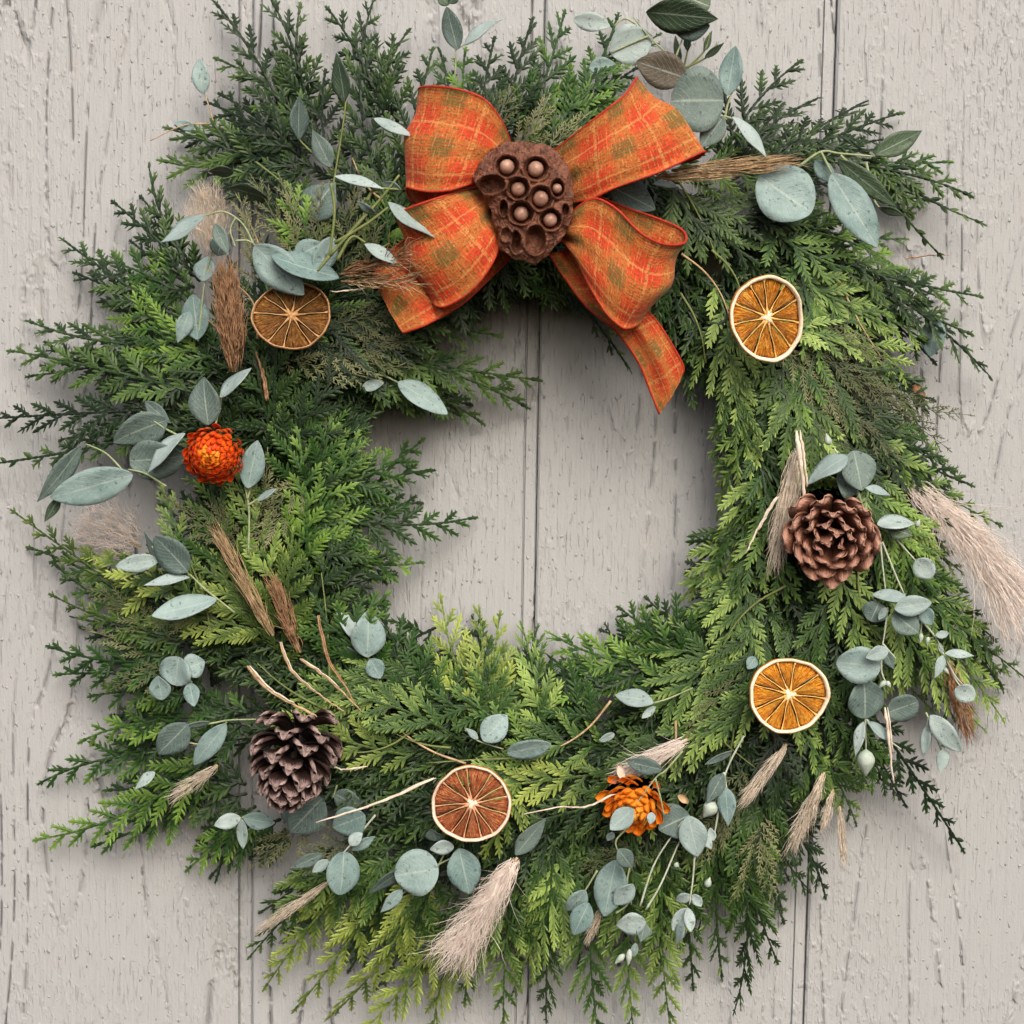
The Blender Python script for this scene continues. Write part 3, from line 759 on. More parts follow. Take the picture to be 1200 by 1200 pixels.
sprig('grey eucalyptus sprig spreading left from the red strawflower', [[(212,512),(190,500),(165,482)],[(150,558),(125,532),(100,520)],[(195,570),(170,555),(150,550)]],
      [(196,492,133,516,38,'go'),(152,540,215,535,46,'gr',-4),(217,508,171,553,17,'sl',8),(156,556,58,584,40,'to',3),(95,522,44,590,20,'gl',0),(70,582,52,612,11,'dl',-4),(170,470,200,496,16,'gl',-6)], d=.074)
sprig('sprig of upright grey leaf and slim pale leaf just above the red strawflower', [[(252,500),(258,475),(260,464)]], [(244,498,238,442,36,'go'),(258,466,294,431,16,'sl',6)], d=.082)
sprig('small upright teal leaf sprig tight against the right side of the red strawflower', [[(291,650),(292,600),(288,575),(285,560)],[(290,585),(297,560)],[(291,592),(303,584)]], [(290,572,302,516,26,'to',4),(302,587,324,573,8,'sl')], d=.084)
sprig('sprig of four grey and silver leaves on a diagonal stem below the red strawflower', [[(275,718),(240,690),(218,670),(190,658)],[(253,703),(250,705)],[(190,658),(178,640)]],
      [(220,670,182,628,38,'go',4),(186,656,135,664,20,'so',0),(222,677,168,685,9,'sl',3),(254,703,178,722,22,'to',3),(190,658,168,622,14,'gl',-2)], d=.078)
sprig('teal leaves on the left limb, half sunk in fine grey foliage', [[(225,800),(212,785),(205,770)]], [(210,770,205,803,40,'tr'),(215,785,240,775,28,'to'),(222,800,228,828,18,'to'),(190,820,185,792,24,'to',-4)], d=.066)
sprig('three leaf teal sprig on the inner left rim beside the tan twigs', [[(436,778),(428,765),(418,750)],[(428,768),(440,778),(446,785)]],
      [(430,770,432,716,38,'to',6),(418,750,395,714,15,'sl',3),(422,768,386,754,13,'gl'),(434,772,446,795,22,'to',4)], d=.066)
sprig('pair of grey blue leaves on pale stems left of the dark pine cone', [[(222,850),(246,848),(268,844),(300,843)],[(266,846),(262,850)],[(220,870),(232,872),(246,870)]],
      [(220,848,185,884,34,'go',4),(265,848,226,897,24,'to',5),(246,846,212,852,8,'gl'),(182,905,158,925,11,'so',-14)], d=.07)
sprig('tiny sprig of three pale leaflets under the dark pine cone', [[(296,955),(284,958),(278,966)]], [(282,958,251,967,17,'so',3),(283,960,285,994,13,'so',4),(285,958,322,965,20,'to',0)], d=.072)
sprig('broad grey leaves tucked directly beneath the dark pine cone', [[(395,920),(390,935)]], [(378,935,340,975,46,'go'),(392,930,424,945,28,'go',-2),(330,940,350,968,20,'go',-6)], d=.062)
sprig('teal leaf sprig with white stems to the lower right of the dark pine cone', [[(440,955),(415,985),(402,1000)],[(415,985),(425,978)],[(385,1012),(395,1003)]],
      [(403,998,399,1049,37,'tr',5),(428,955,390,970,38,'to',0),(385,1008,366,1022,12,'so',3),(410,990,424,976,14,'so',3),(412,996,440,980,13,'tl'),(378,1000,340,1018,16,'gl',-5)], d=.08, stem='wstem')
sprig('sprig with a big round teal leaf just below the reddish orange slice', [[(525,990),(517,1008),(512,1018)],[(512,1014),(530,1005)],[(478,1042),(462,1056)]],
      [(514,1018,463,1026,51,'tr',8),(532,992,504,994,18,'so',8),(538,994,550,1048,38,'to',6),(512,985,506,972,20,'go',-2),(475,1018,432,1046,17,'gl'),(472,1042,446,1070,15,'tl',2)], d=.078)
sprig('crescent pair of teal leaves nestling above the reddish orange slice', [[(545,855),(560,868),(590,878)]], [(566,868,594,838,30,'to',2),(594,882,646,872,26,'to',2),(560,866,545,853,7,'sl')], d=.078)
sprig('narrow grey green leaves under fronds right of the reddish orange slice', [[(604,1000),(612,985)]], [(604,1002,640,958,22,'gl')], d=.066)
sprig('single silvery white leaf lying flat on the bottom inner rim', [[(766,824),(785,818),(812,806)]], [(766,824,721,814,17,'so'),(768,828,752,842,9,'so',-3),(720,860,702,868,10,'so',-3)], d=.072)
sprig('slender sprig whose oval leaf crosses the face of the small orange strawflower', [[(800,880),(780,903),(768,912),(740,950)],[(768,912),(774,935),(778,955)],[(735,970),(722,985),(724,998)]],
      [(742,948,715,972,23,'so',4),(776,902,734,892,20,'go',-6),(764,952,762,966,10,'so',5),(724,995,742,1018,20,'gl'),(718,975,712,985,9,'so')], d=.098, stem='stem', rad=1.2)
sprig('bunch of five blue green leaves hanging below the small orange strawflower', [[(738,1015),(735,1035),(740,1060)],[(700,1020),(688,1040),(676,1058)],[(722,1070),(735,1060),(742,1040)]],
      [(722,1008,708,1074,37,'to',2),(742,1036,720,1060,22,'so',7),(690,1058,672,1096,26,'to',3),(686,1043,664,1068,22,'to',0),(757,1080,722,1084,28,'so',5),(756,1082,750,1104,20,'gl',0),(745,1105,742,1122,9,'so')], d=.08,
      buds=[(732,1118,720,1130,8),(738,1112,736,1132,8)])
sprig('long pale stem sprig slanting under the notched silvery leaf, right of the orange strawflower', [[(757,1066),(775,1035),(797,985),(812,965)],[(814,1003),(812,1030),(808,1060)],[(750,1062),(768,1010),(800,962)]],
      [(806,956,818,1004,32,'so',4),(808,955,772,972,40,'go',-5),(822,975,834,995,12,'so'),(808,1048,792,1056,13,'so'),(812,1048,822,1062,12,'so'),(806,1064,788,1090,17,'so',2),(806,1064,810,1092,13,'so',3),(800,1080,794,1106,10,'so',4)], d=.08, stem='wstem',
      buds=[(828,1040,832,1028,9),(790,1012,796,1016,7)])
sprig('grey sprig with forked leaves and a white bud, left below the bright orange slice', [[(872,862),(856,892),(846,918),(838,940)],[(848,905),(852,925)],[(842,950),(836,985)]],
      [(848,906,828,942,18,'gl',2),(850,922,854,968,21,'tl',3),(836,985,832,970,10,'so'),(858,880,826,896,10,'gl')], d=.08, buds=[(838,940,824,958,19)], stem='wstem')
sprig('sprig of silvery leaf and dark leaf standing above the reddish brown pine cone', [[(1010,590),(1000,560),(990,548),(978,525)],[(992,550),(1015,572),(1030,578)],[(1014,600),(1016,580)]],
      [(993,535,946,566,19,'so',8),(1000,528,1010,575,40,'go',0),(980,560,1010,572,36,'go',-4),(1014,572,1044,580,9,'sl',6)], d=.086, stem='wstem', buds=[(972,522,968,508,9)])
sprig('sprig with folded grey leaf and round silvery coin leaf beside the reddish brown cone', [[(1030,615),(1050,632),(1074,658)],[(1035,620),(1030,612)]],
      [(1028,615,1072,612,16,'so',4),(1040,618,1070,628,20,'dl',2),(1074,656,1092,676,24,'sr',6),(1048,622,1044,632,9,'so',3)], d=.08, stem='wstem', buds=[(1074,618,1078,608,6)])
sprig('whorl of flat round leaves on twin white stems below the reddish brown cone', [[(1031,625),(1034,660),(1038,695)],[(1034,635),(1048,670),(1062,702)],[(1040,712),(1037,740),(1034,757)],[(1075,722),(1095,745),(1104,762)],[(1080,728),(1078,750)]],
      [(1062,702,1022,696,14,'so',6),(1048,713,1092,706,23,'so',8),(1030,706,1020,728,28,'gr',0),(1046,718,1076,742,30,'go',1),(1080,712,1092,732,18,'to',3),(1042,705,1062,696,10,'tl'),(1096,745,1112,742,9,'so',4),(1038,712,1030,726,8,'so',8)], d=.082, stem='wstem',
      buds=[(1088,746,1086,756,6),(1080,742,1078,754,6)])
sprig('broad teal leaf and flat pale leaf hanging just above right of the brightest orange slice', [[(1034,757),(1033,785),(1038,800)],[(1035,755),(1050,772)]],
      [(1032,782,980,775,42,'tr',4),(1041,762,1014,770,17,'so',9),(1036,762,1048,785,12,'gl')], d=.084, stem='wstem', buds=[(1038,798,1030,806,7),(1038,798,1044,806,7)])
sprig('cross shaped small pale sprig near the lower right edge', [[(1103,762),(1118,790),(1128,802)],[(1103,762),(1107,768)]], [(1107,766,1142,768,9,'sl',4),(1105,768,1096,795,12,'sl',3),(1104,765,1100,752,6,'sl')], d=.072, stem='wstem', buds=[(1105,782,1112,790,6)])
sprig('dark round leaves with a hanging white teardrop bud right of the bright orange slice', [[(1012,800),(1014,842),(1015,882)],[(1014,842),(1040,866),(1056,878)],[(1012,846),(1006,870)]],
      [(1012,798,1014,842,44,'gr',2),(1040,835,1076,822,34,'gr',-4),(1012,846,1002,886,10,'sl',3),(1016,846,1042,868,10,'sl',4)], d=.078, stem='wstem', buds=[(1015,878,1014,910,22)])
sprig('round white coin leaf above a pair of hanging pale leaves at the lower right edge', [[(1112,780),(1122,800),(1130,806)],[(1085,835),(1088,842),(1100,872),(1104,882)],[(1088,842),(1082,870)]],
      [(1120,806,1142,818,22,'sr',3),(1090,838,1126,882,24,'so',3),(1088,848,1082,888,9,'sl'),(1106,878,1102,906,16,'sp',3)], d=.066, stem='wstem', buds=[(1104,880,1106,868,6)])
sprig('little dark leaf sunk among light fronds on the inner right rim', [], [(885,770,876,784,14,'to')], d=.07)
sprig('pair of pale oval leaves lying at the lower edge of the dull orange slice limb', [[(466,448),(448,440),(424,438),(398,430)]], [(466,448,525,485,24,'to',2),(424,455,450,448,13,'so',0),(395,445,425,432,14,'gl',-4)], d=.064)

# ------------------------------------------------------------------ plumes, straw and twigs
def plume(label, base, tip, w, mat, d0, d1, n=200, name='pampas_plume', cat='plume', group='dried grass plumes in the wreath', curve=0.0, rad=.42, tight=0.3, seed=1, taper=True):
    if mat in ('pink', 'cream') and rad > .3: n, rad = int(n * 1.35), rad * .58
    r = random.Random(seed)
    b, t = np.array(P(*base, d0)), np.array(P(*tip, d1))
    L = np.linalg.norm(t - b); u = (t - b) / L
    s = norm(np.cross(u, [0, -1, 0])); nn = np.cross(s, u)
    root = empty(name, Vector(b), label, cat, group)
    W = px2m(w, d0)
    def axis(x): return b + u * L * x + s * L * curve * 4 * x * (1 - x)
    pts = np.array([axis(x) for x in np.linspace(0, .8, 9)])
    V, F = tube(pts, np.linspace(1.5, .6, 9) * S, 6); child('stem', V, F, M['tan'], root)
    acc = Acc()
    for i in range(n):
        x0 = r.uniform(0, .72); a = r.uniform(0, 2 * math.pi)
        env = math.sin(math.pi * min(1, (x0 * .9 + .16))) if taper else min(1, .35 + x0 * 1.1)
        q = r.random() ** .5 * W * .5 * env
        off = s * math.cos(a) * q + nn * abs(math.sin(a)) * q * .7
        l = L * r.uniform(.16, .34) * (1.05 - .3 * x0)
        p0 = axis(x0) + off * tight
        pth = []
        wob = r.gauss(0, 1) * W * .05; fly = (s * r.gauss(0, 1) + nn * r.gauss(0, .7)) * W * (.06 if r.random() < .8 else .26)
        for k in range(5):
            f = k / 4
            pth.append(p0 + (axis(min(1.02, x0 + l / L * f)) - axis(x0)) + off * (1 - tight) * f ** .8 + s * wob * math.sin(f * 4) + nn * W * .04 * math.sin(f * 3 + a) + fly * f * f)
        rr = np.array([.7, 1, .9, .6, .15]) * rad * S * r.uniform(.7, 1.5)
        V, F = tube(pth, rr, 3); acc.add(V, F)
    o = child('plume_hairs', acc.V, acc.F, M[mat], root, smooth=True); o['kind'] = 'stuff'
    return root

plume('stout brown bottlebrush seed head standing upright left of the dull orange slice', (276,436), (264,290), 40, 'brown', .082, .092, 420, 'bottlebrush_seed_head', 'seed head', seed=2, tight=.75, rad=.6)
plume('big creamy pink pampas plume fanning down from the bottom of the wreath', (606,1005), (512,1148), 76, 'pink', .074, .055, 620, seed=3, tight=.5, taper=False, rad=.5)
plume('long pinkish white plume sweeping out at the right edge of the wreath', (1058,560), (1222,772), 96, 'pink', .052, .05, 620, seed=4, tight=.45, taper=False, curve=-.06, rad=.5)
plume('wispy tan plume whose tips lie over the lower left bow loop', (398,322), (505,292), 52, 'brown', .088, .118, 110, seed=5, tight=.25, taper=False, rad=.5)
plume('second tan wisp touching the lower edge of the left bow loops', (400,330), (512,330), 40, 'tan', .086, .116, 70, seed=25, tight=.2, taper=False, rad=.5)
plume('faint pinkish fluffy grass against the wall at the left edge', (165,640), (85,600), 90, 'pink', .02, .014, 420, seed=6, tight=.75, rad=.22)
plume('beige fuzzy tuft in the upper left greenery, above the curved silvery leaf', (250,300), (240,205), 56, 'cream', .040, .034, 520, seed=7, tight=.85, rad=.24)
plume('cream wheat like plume jutting left below the dark pine cone', (255,897), (190,943), 26, 'cream', .07, .05, 120, seed=8, tight=.5)
plume('wispy white plume pointing down left at the bottom left of the wreath', (384,1034), (290,1100), 18, 'cream', .06, .04, 110, seed=9, tight=.6)
plume('tan straw plume between the bright orange slice and the grey forked sprig', (922,872), (858,955), 24, 'cream', .076, .075, 110, seed=10, tight=.6)
plume('fluffy cream tassel hanging at lower right beside the board groove', (966,905), (918,1016), 30, 'cream', .07, .05, 170, seed=11, tight=.5)
plume('slim cream tassel hanging rightmost at the bottom right', (984,945), (990,1026), 15, 'cream', .055, .045, 80, seed=12, tight=.6)
plume('small cream tassel just right of the fluffy hanging tassel', (976,925), (962,982), 17, 'cream', .06, .056, 80, seed=13, tight=.6)
plume('rusty brown grass tuft at the far right edge beside the round white leaf', (1112,775), (1140,880), 34, 'rust', .052, .03, 170, seed=14, tight=.6)
plume('pale tan grass streak beneath the hanging blue green leaf bunch', (706,1062), (684,1112), 16, 'cream', .07, .06, 80, seed=15, tight=.6)
plume('tan papery streak running down below the red strawflower', (320,745), (242,600), 24, 'tan', .078, .07, 170, seed=16, tight=.7)
plume('brown papery streak on the left limb ending near the tan twigs', (352,765), (312,660), 26, 'brown', .076, .074, 170, seed=17, tight=.7)
plume('beige straw sheaf lying above the small orange strawflower', (806,866), (706,918), 32, 'pink', .08, .078, 240, seed=18, tight=.7)
plume('white fibrous tuft tucked at the left of the reddish brown pine cone', (936,520), (902,690), 38, 'cream', .080, .076, 260, seed=19, tight=.6)
plume('tan raffia tail running right from the upper right bow loop', (770,208), (955,186), 26, 'tan', .084, .078, 200, 'raffia_tail', 'raffia', seed=20, tight=.85)

def twig(label, pts, rad, mat, d, seed=1, name='dry_twig', cat='twig', group='dry twigs and straws in the wreath'):
    r = random.Random(seed)
    d += .007 if d > .07 else 0
    p = [list(P(x, y, d + r.uniform(-.002, .002))) for x, y in pts]
    root = empty(name, Vector(p[0]), label, cat, group)
    n = 5 * len(p)
    path = crom(p, n) + np.array([[r.gauss(0, .00025) for _ in range(3)] for _ in range(n)])
    rr = np.linspace(.70, .24, n) * np.minimum(1, .35 + np.linspace(0, 5, n)) * rad * S * np.array([r.uniform(.85, 1.2) for _ in range(n)])
    V, F = tube(path, rr, 7); child('stalk', V, F, M[mat], root)
    # a frayed strip of husk along it
    off = path + np.array([rad * S * .7, -rad * S * .5, rad * S * .2])
    V, F = tube(off[: n * 2 // 3], rr[: n * 2 // 3] * .5, 5); child('husk', V, F, M['cream' if mat == 'tan' else mat], root)
    return root
twig('thick tan twig curving down to the top of the dark pine cone', [(290,780),(312,806),(345,826),(385,846)], 4.2, 'tan', .08, 1)
twig('tan twig forked left of the middle, above the dark pine cone', [(328,752),(342,786),(372,812),(404,834)], 2.6, 'tan', .079, 2)
twig('straight tan twig nearest the three leaf teal sprig', [(352,772),(385,796),(424,834)], 2.8, 'tan', .08, 3)
twig('short upright brown twig meeting the straight tan twig', [(372,722),(384,772),(402,800),(420,832)], 2.6, 'brown', .077, 4)
twig('pale straw reaching left across the greenery towards the reddish orange slice', [(508,912),(450,938),(370,964)], 3.2, 'cream', .084, 5)
twig('thin pale straw curving left from the small orange strawflower', [(720,930),(688,945),(655,946),(614,954)], 2.0, 'cream', .082, 6)
twig('white straw standing left of the reddish brown pine cone', [(910,582),(892,612),(874,648)], 2.6, 'cream', .08, 7)
twig('short white straw rising from the reddish brown pine cone', [(933,505),(938,540),(942,575),(940,606)], 5.0, 'cream', .086, 8)
twig('tan straw hanging below the white stems at right', [(1037,828),(1042,870),(1047,918)], 3.4, 'cream', .076, 9)
twig('tiny brown twig on the wall right of the upper right fronds', [(1060,304),(1085,300),(1112,299)], 1.4, 'rust', .012, 10)
twig('white straw right of the dark pine cone', [(430,898),(405,902),(392,899)], 2.2, 'cream', .074, 11)
twig('thin whitish straw right of the dull orange slice', [(440,335),(415,340),(386,342)], 2.2, 'cream', .082, 12)
twig('brown stalk under the bottlebrush seed head', [(312,470),(308,440),(300,412)], 3.2, 'brown', .07, 13)

# ------------------------------------------------------------------ ornaments
def frame(px, py, d, tx=0.0, ty=0.0, rot=0.0):
    """local x right, y up, z toward the viewer"""
    base = Matrix(((1, 0, 0), (0, 0, -1), (0, 1, 0))).to_4x4()
    return Matrix.Translation(P(px, py, d)) @ base @ Matrix.Rotation(R(tx), 4, 'X') @ Matrix.Rotation(R(ty), 4, 'Y') @ Matrix.Rotation(R(rot), 4, 'Z')

def orange_slice(label, px, py, d, rx, ry, pulp, pith, memb, core_mat, nseg, seed, tx=0, ty=0, rot=0, ringw=.075):
    r = random.Random(seed)
    root = empty('orange_slice', frame(px, py, d, tx, ty, rot), label, 'orange slice', 'dried orange slices')
    A, B = px2m(rx, d), px2m(ry, d); th = .0042
    ph = [r.uniform(0, 6) for _ in range(4)]
    def out(a): return 1 + .026 * math.sin(2 * a + ph[0]) + .020 * math.sin(3 * a + ph[1]) + .006 * math.sin(13 * a + ph[2]) + .007 * math.sin(7 * a + ph[2])
    def warp(a, q): return .0024 * math.sin(2 * a + ph[3]) * q * q + .0007 * math.sin(5 * a + ph[1]) * q
    def lathe(prf, n=72):
        V, F = [], []; k = len(prf)
        for i in range(n):
            a = 2 * math.pi * i / n
            for q, z in prf:
                V.append((A * q * out(a) * math.cos(a), B * q * out(a) * math.sin(a), z + warp(a, q)))
        for i in range(n):
            for j in range(k):
                F.append((i * k + j, ((i + 1) % n) * k + j, ((i + 1) % n) * k + (j + 1) % k, i * k + (j + 1) % k))
        return V, F
    i0 = 1 - ringw
    V, F = lathe([(.975, -th / 2), (.998, -th * .3), (1.0, th * .2), (.992, th * .42), (.984, th * .40), (.978, -th * .4)])
    child('rind', V, F, M['rind'], root, False)
    V, F = lathe([(i0 - .01, -th * .4), (.980, -th * .45), (.985, th * .46), (.968, th * .56), (i0 + .015, th * .50), (i0 - .01, th * .2)])
    child('pith_ring', V, F, M[pith], root, False)
    angs = [2 * math.pi * (i + r.uniform(-.32, .32)) / nseg for i in range(nseg)]
    cx, cy = r.uniform(-.03, .03), r.uniform(-.03, .03)
    macc = Acc()
    for i in range(nseg):
        a0, a1 = angs[i], angs[(i + 1) % nseg] + (2 * math.pi if i == nseg - 1 else 0)
        gap = .035
        nr, na = 12, 9; V, F, UV = [], [], []
        r0, r1 = .13 + r.uniform(-.02, .03), i0 - .012
        sk = r.uniform(0, 6)
        for bot in (0, 1):
            for j in range(nr):
                f = j / (nr - 1); q = r0 + (r1 - r0) * f
                for k in range(na):
                    g = k / (na - 1)
                    e0, e1 = a0 + gap / max(q, .2), a1 - gap / max(q, .2)
                    a = e0 + (e1 - e0) * g
                    edge = min(g, 1 - g) * 2; ed2 = min(f * 3, (1 - f) * 4, 1)
                    z = -.0011 + .0017 * (edge ** .6) * ed2 + .0006 * math.sin(14 * g + 5 * f + sk) * edge * ed2 + .0004 * math.sin(23 * f + 9 * g + sk)
                    if bot: z = -th * .4
                    V.append((A * (cx * (1 - q) + q * out(a) * math.cos(a)), B * (cy * (1 - q) + q * out(a) * math.sin(a)), z + warp(a, q))); UV.append((f, g + i * 3.7))
        k0 = nr * na
        for j in range(nr - 1):
            for k in range(na - 1):
                p = j * na + k
                F.append((p, p + na, p + na + 1, p + 1)); F.append((k0 + p, k0 + p + 1, k0 + p + na + 1, k0 + p + na))
        ring = [k for k in range(na)] + [j * na + na - 1 for j in range(1, nr)] + [(nr - 1) * na + k for k in range(na - 2, -1, -1)] + [j * na for j in range(nr - 2, 0, -1)]
        for p, q in zip(ring, ring[1:] + ring[:1]): F.append((p, q, k0 + q, k0 + p))
        child('segment', V, F, M[pulp], root, False, uv=UV)
        # the membrane between this segment and the last one
        a = a0; pts = []
        for j in range(9):
            q = .06 + (i0 - .05) * j / 8; aa = a + .035 * math.sin(j * .7 + sk) * (1 - q * .6)
            pts.append((A * (cx * (1 - q) + q * out(aa) * math.cos(aa)), B * (cy * (1 - q) + q * out(aa) * math.sin(aa)), -.0004 + warp(aa, q) + .0003 * math.sin(j * 1.7)))
        V, F = tube(pts, [.0012, .0008, .0005, .00036, .0003, .0003, .00034, .0005, .0010], 6)
        child('membrane', V, F, M[memb], root, False)
    V, F = [], []
    n = 20
    for z, q in ((.0010, 0), (.0011, .06), (.0007, .11), (-.0012, .135)):
        for i in range(n):
            a = 2 * math.pi * i / n; w = 1 + .35 * math.sin(3 * a + ph[0]) + .25 * math.sin(nseg * .7 * a + ph[1])
            V.append((A * (cx + q * w * math.cos(a)), B * (cy + q * w * math.sin(a)), z))
    for l in range(3):
        for i in range(n): F.append((l * n + i, l * n + n + i, l * n + n + (i + 1) % n, l * n + (i + 1) % n))
    child('core', V, F, M[core_mat], root, False)
    return root

orange_slice('dull brown dried orange slice at upper left, partly hidden by silvery leaves', 342, 370, .089, 45, 40, 'pulp_dull', 'pith_tan', 'membrane_tan', 'membrane_tan', 10, 1, tx=-8, ty=6, rot=8, ringw=.05)
orange_slice('tall amber dried orange slice with thick cream rind, right of the bow', 899, 374, .095, 45, 50, 'pulp_amber', 'pith', 'membrane', 'pith', 11, 2, tx=4, ty=10, rot=25, ringw=.09)
orange_slice('reddish brown dried orange slice with a pinkish core at the bottom', 552, 942, .092, 47, 47, 'pulp_red', 'pith_pink', 'membrane_red', 'pith_pink', 13, 3, tx=-4, ty=-4, rot=10, ringw=.075)
orange_slice('brightest orange dried slice at lower right, under the reddish brown cone', 924, 815, .090, 47, 46, 'pulp_bright', 'pith', 'membrane', 'pith', 11, 4, tx=-6, ty=3, rot=5, ringw=.088)

def grid_mesh(fn, nu, nv):
    """closed thick sheet; fn(u, v, top) -> point"""
    V, F, UV = [], [], []
    for top in (1, 0):
        for i in range(nu):
            for j in range(nv):
                V.append(fn(i / (nu - 1), j / (nv - 1) * 2 - 1, top)); UV.append((i / (nu - 1), j / (nv - 1)))
    k = nu * nv
    for i in range(nu - 1):
        for j in range(nv - 1):
            p = i * nv + j
            F.append((p, p + nv, p + nv + 1, p + 1)); F.append((k + p, k + p + 1, k + p + nv + 1, k + p + nv))
    ring = [j for j in range(nv)] + [i * nv + nv - 1 for i in range(1, nu)] + [(nu - 1) * nv + j for j in range(nv - 2, -1, -1)] + [i * nv for i in range(nu - 2, 0, -1)]
    for p, q in zip(ring, ring[1:] + ring[:1]): F.append((p, k + p, k + q, q))
    return V, F, UV

def cone_scale_mesh(name, mat, seed, wide=.42, curl=.25):
    r = random.Random(seed); a, b = r.uniform(-.04, .04), r.uniform(.9, 1.1)
    def fn(u, v, top):
        u = 1 - (1 - u) ** 1.6
        w = (.10 + (wide - .10) * min(1, u / .70) ** 1.3) * b
        if u > .70: w *= max(.12, 1 - ((u - .70) / .30) ** 2.6) ** .5
        th = .06 + .17 * max(0, (u - .50) / .50) ** .8 * (1 - .55 * v * v)
        z = curl * u * u * u - .16 * v * v * u + a * v
        if top: z += th * .5 + .018 * max(0, 1 - abs(u - .93) / .08) * max(0, 1 - abs(v) * 2)
        else: z -= th * .5
        if u > .97: z -= .05 * (1 if top else -1)
        return (u, w * v, z)
    V, F, UV = grid_mesh(fn, 12, 7)
    UV = [(1 - (1 - a_) ** 1.6, b_) for a_, b_ in UV]
    return mesh(name, V, F, mat, True, uv=UV)

def pine_cone(label, px, py, d, axis_m, rad, height, n, mat, seed, phi0, phi1, rprof, wide, curl, core_r):
    root = empty('pine_cone', frame(px, py, d) @ axis_m, label, 'pine cone', 'pine cones on the wreath')
    r = random.Random(seed)
    core = Acc(); pts = [(0, 0, height * (t - .5)) for t in np.linspace(0, .92, 9)]
    V, F = tube(pts, [core_r * (1.1 - .9 * t) for t in np.linspace(0, 1, 9)], 10)
    child('core', V, F, mat, root, False)
    protos = [cone_scale_mesh('cone_scale', mat, seed * 10 + k, wide * r.uniform(.9, 1.1), curl * r.uniform(.7, 1.3)) for k in range(4)]
    for k in range(n):
        t = k / (n - 1)
        a = k * 2.39996 + r.uniform(-.08, .08)
        phi = phi0 + (phi1 - phi0) * t ** .9 + r.uniform(-.10, .10)
        z = height * (t * .92 - .5)
        l = (rad * rprof(t)) * r.uniform(.92, 1.06) if rprof else 0
        if rprof is None:                                  # rosette: the tips lie on a flattened dome
            q = math.sqrt(.02 + .98 * (1 - t)); rt = rad * q * r.uniform(.95, 1.04); zt = rad * (.62 * (1 - q ** 2.2) - .12 + r.uniform(-.03, .03))
            z = -rad * .30 + rad * .34 * t
            phi = math.atan2(rt, zt - z); l = max(.38 * rad, math.hypot(rt, zt - z))
        rd = Vector((math.cos(a), math.sin(a), 0)); zz = Vector((0, 0, 1))
        X = rd * math.sin(phi) + zz * math.cos(phi); Y = zz.cross(rd); Z = X.cross(Y)
        m3 = Matrix((X, Y, Z)).transposed().to_4x4()
        tws = Matrix.Rotation(r.uniform(-.18, .18), 4, 'X')
        o = bpy.data.objects.new('scale', protos[k % 4]); col.objects.link(o); o.parent = root
        o.matrix_local = Matrix.Translation(rd * core_r * .5 + zz * z) @ m3 @ tws @ Matrix.Diagonal((l, l, l, 1))
    return root

# dark cone: tip hangs down and towards the viewer
pine_cone('dark purple brown pine cone with its tip hanging down, at lower left', 342, 893, .096, Matrix.Rotation(R(50), 4, 'X') @ Matrix.Rotation(R(20), 4, 'Z') @ Matrix.Rotation(R(-6), 4, 'Y'),
          .0288, .050, 46, M['scale_dark'], 5, R(108), R(26), lambda t: (.80 + .62 * t) if t < .32 else (1.0 * (1 - .60 * ((t - .32) / .68) ** 1.2)), .33, .30, .008)
pine_cone('reddish brown open pine cone seen from its rosette end, on the right limb', 973, 629, .092, Matrix.Rotation(R(14), 4, 'X') @ Matrix.Rotation(R(-8), 4, 'Y'),
          .0308, .030, 36, M['scale_red'], 6, 0, 0, None, .33, .40, .007)

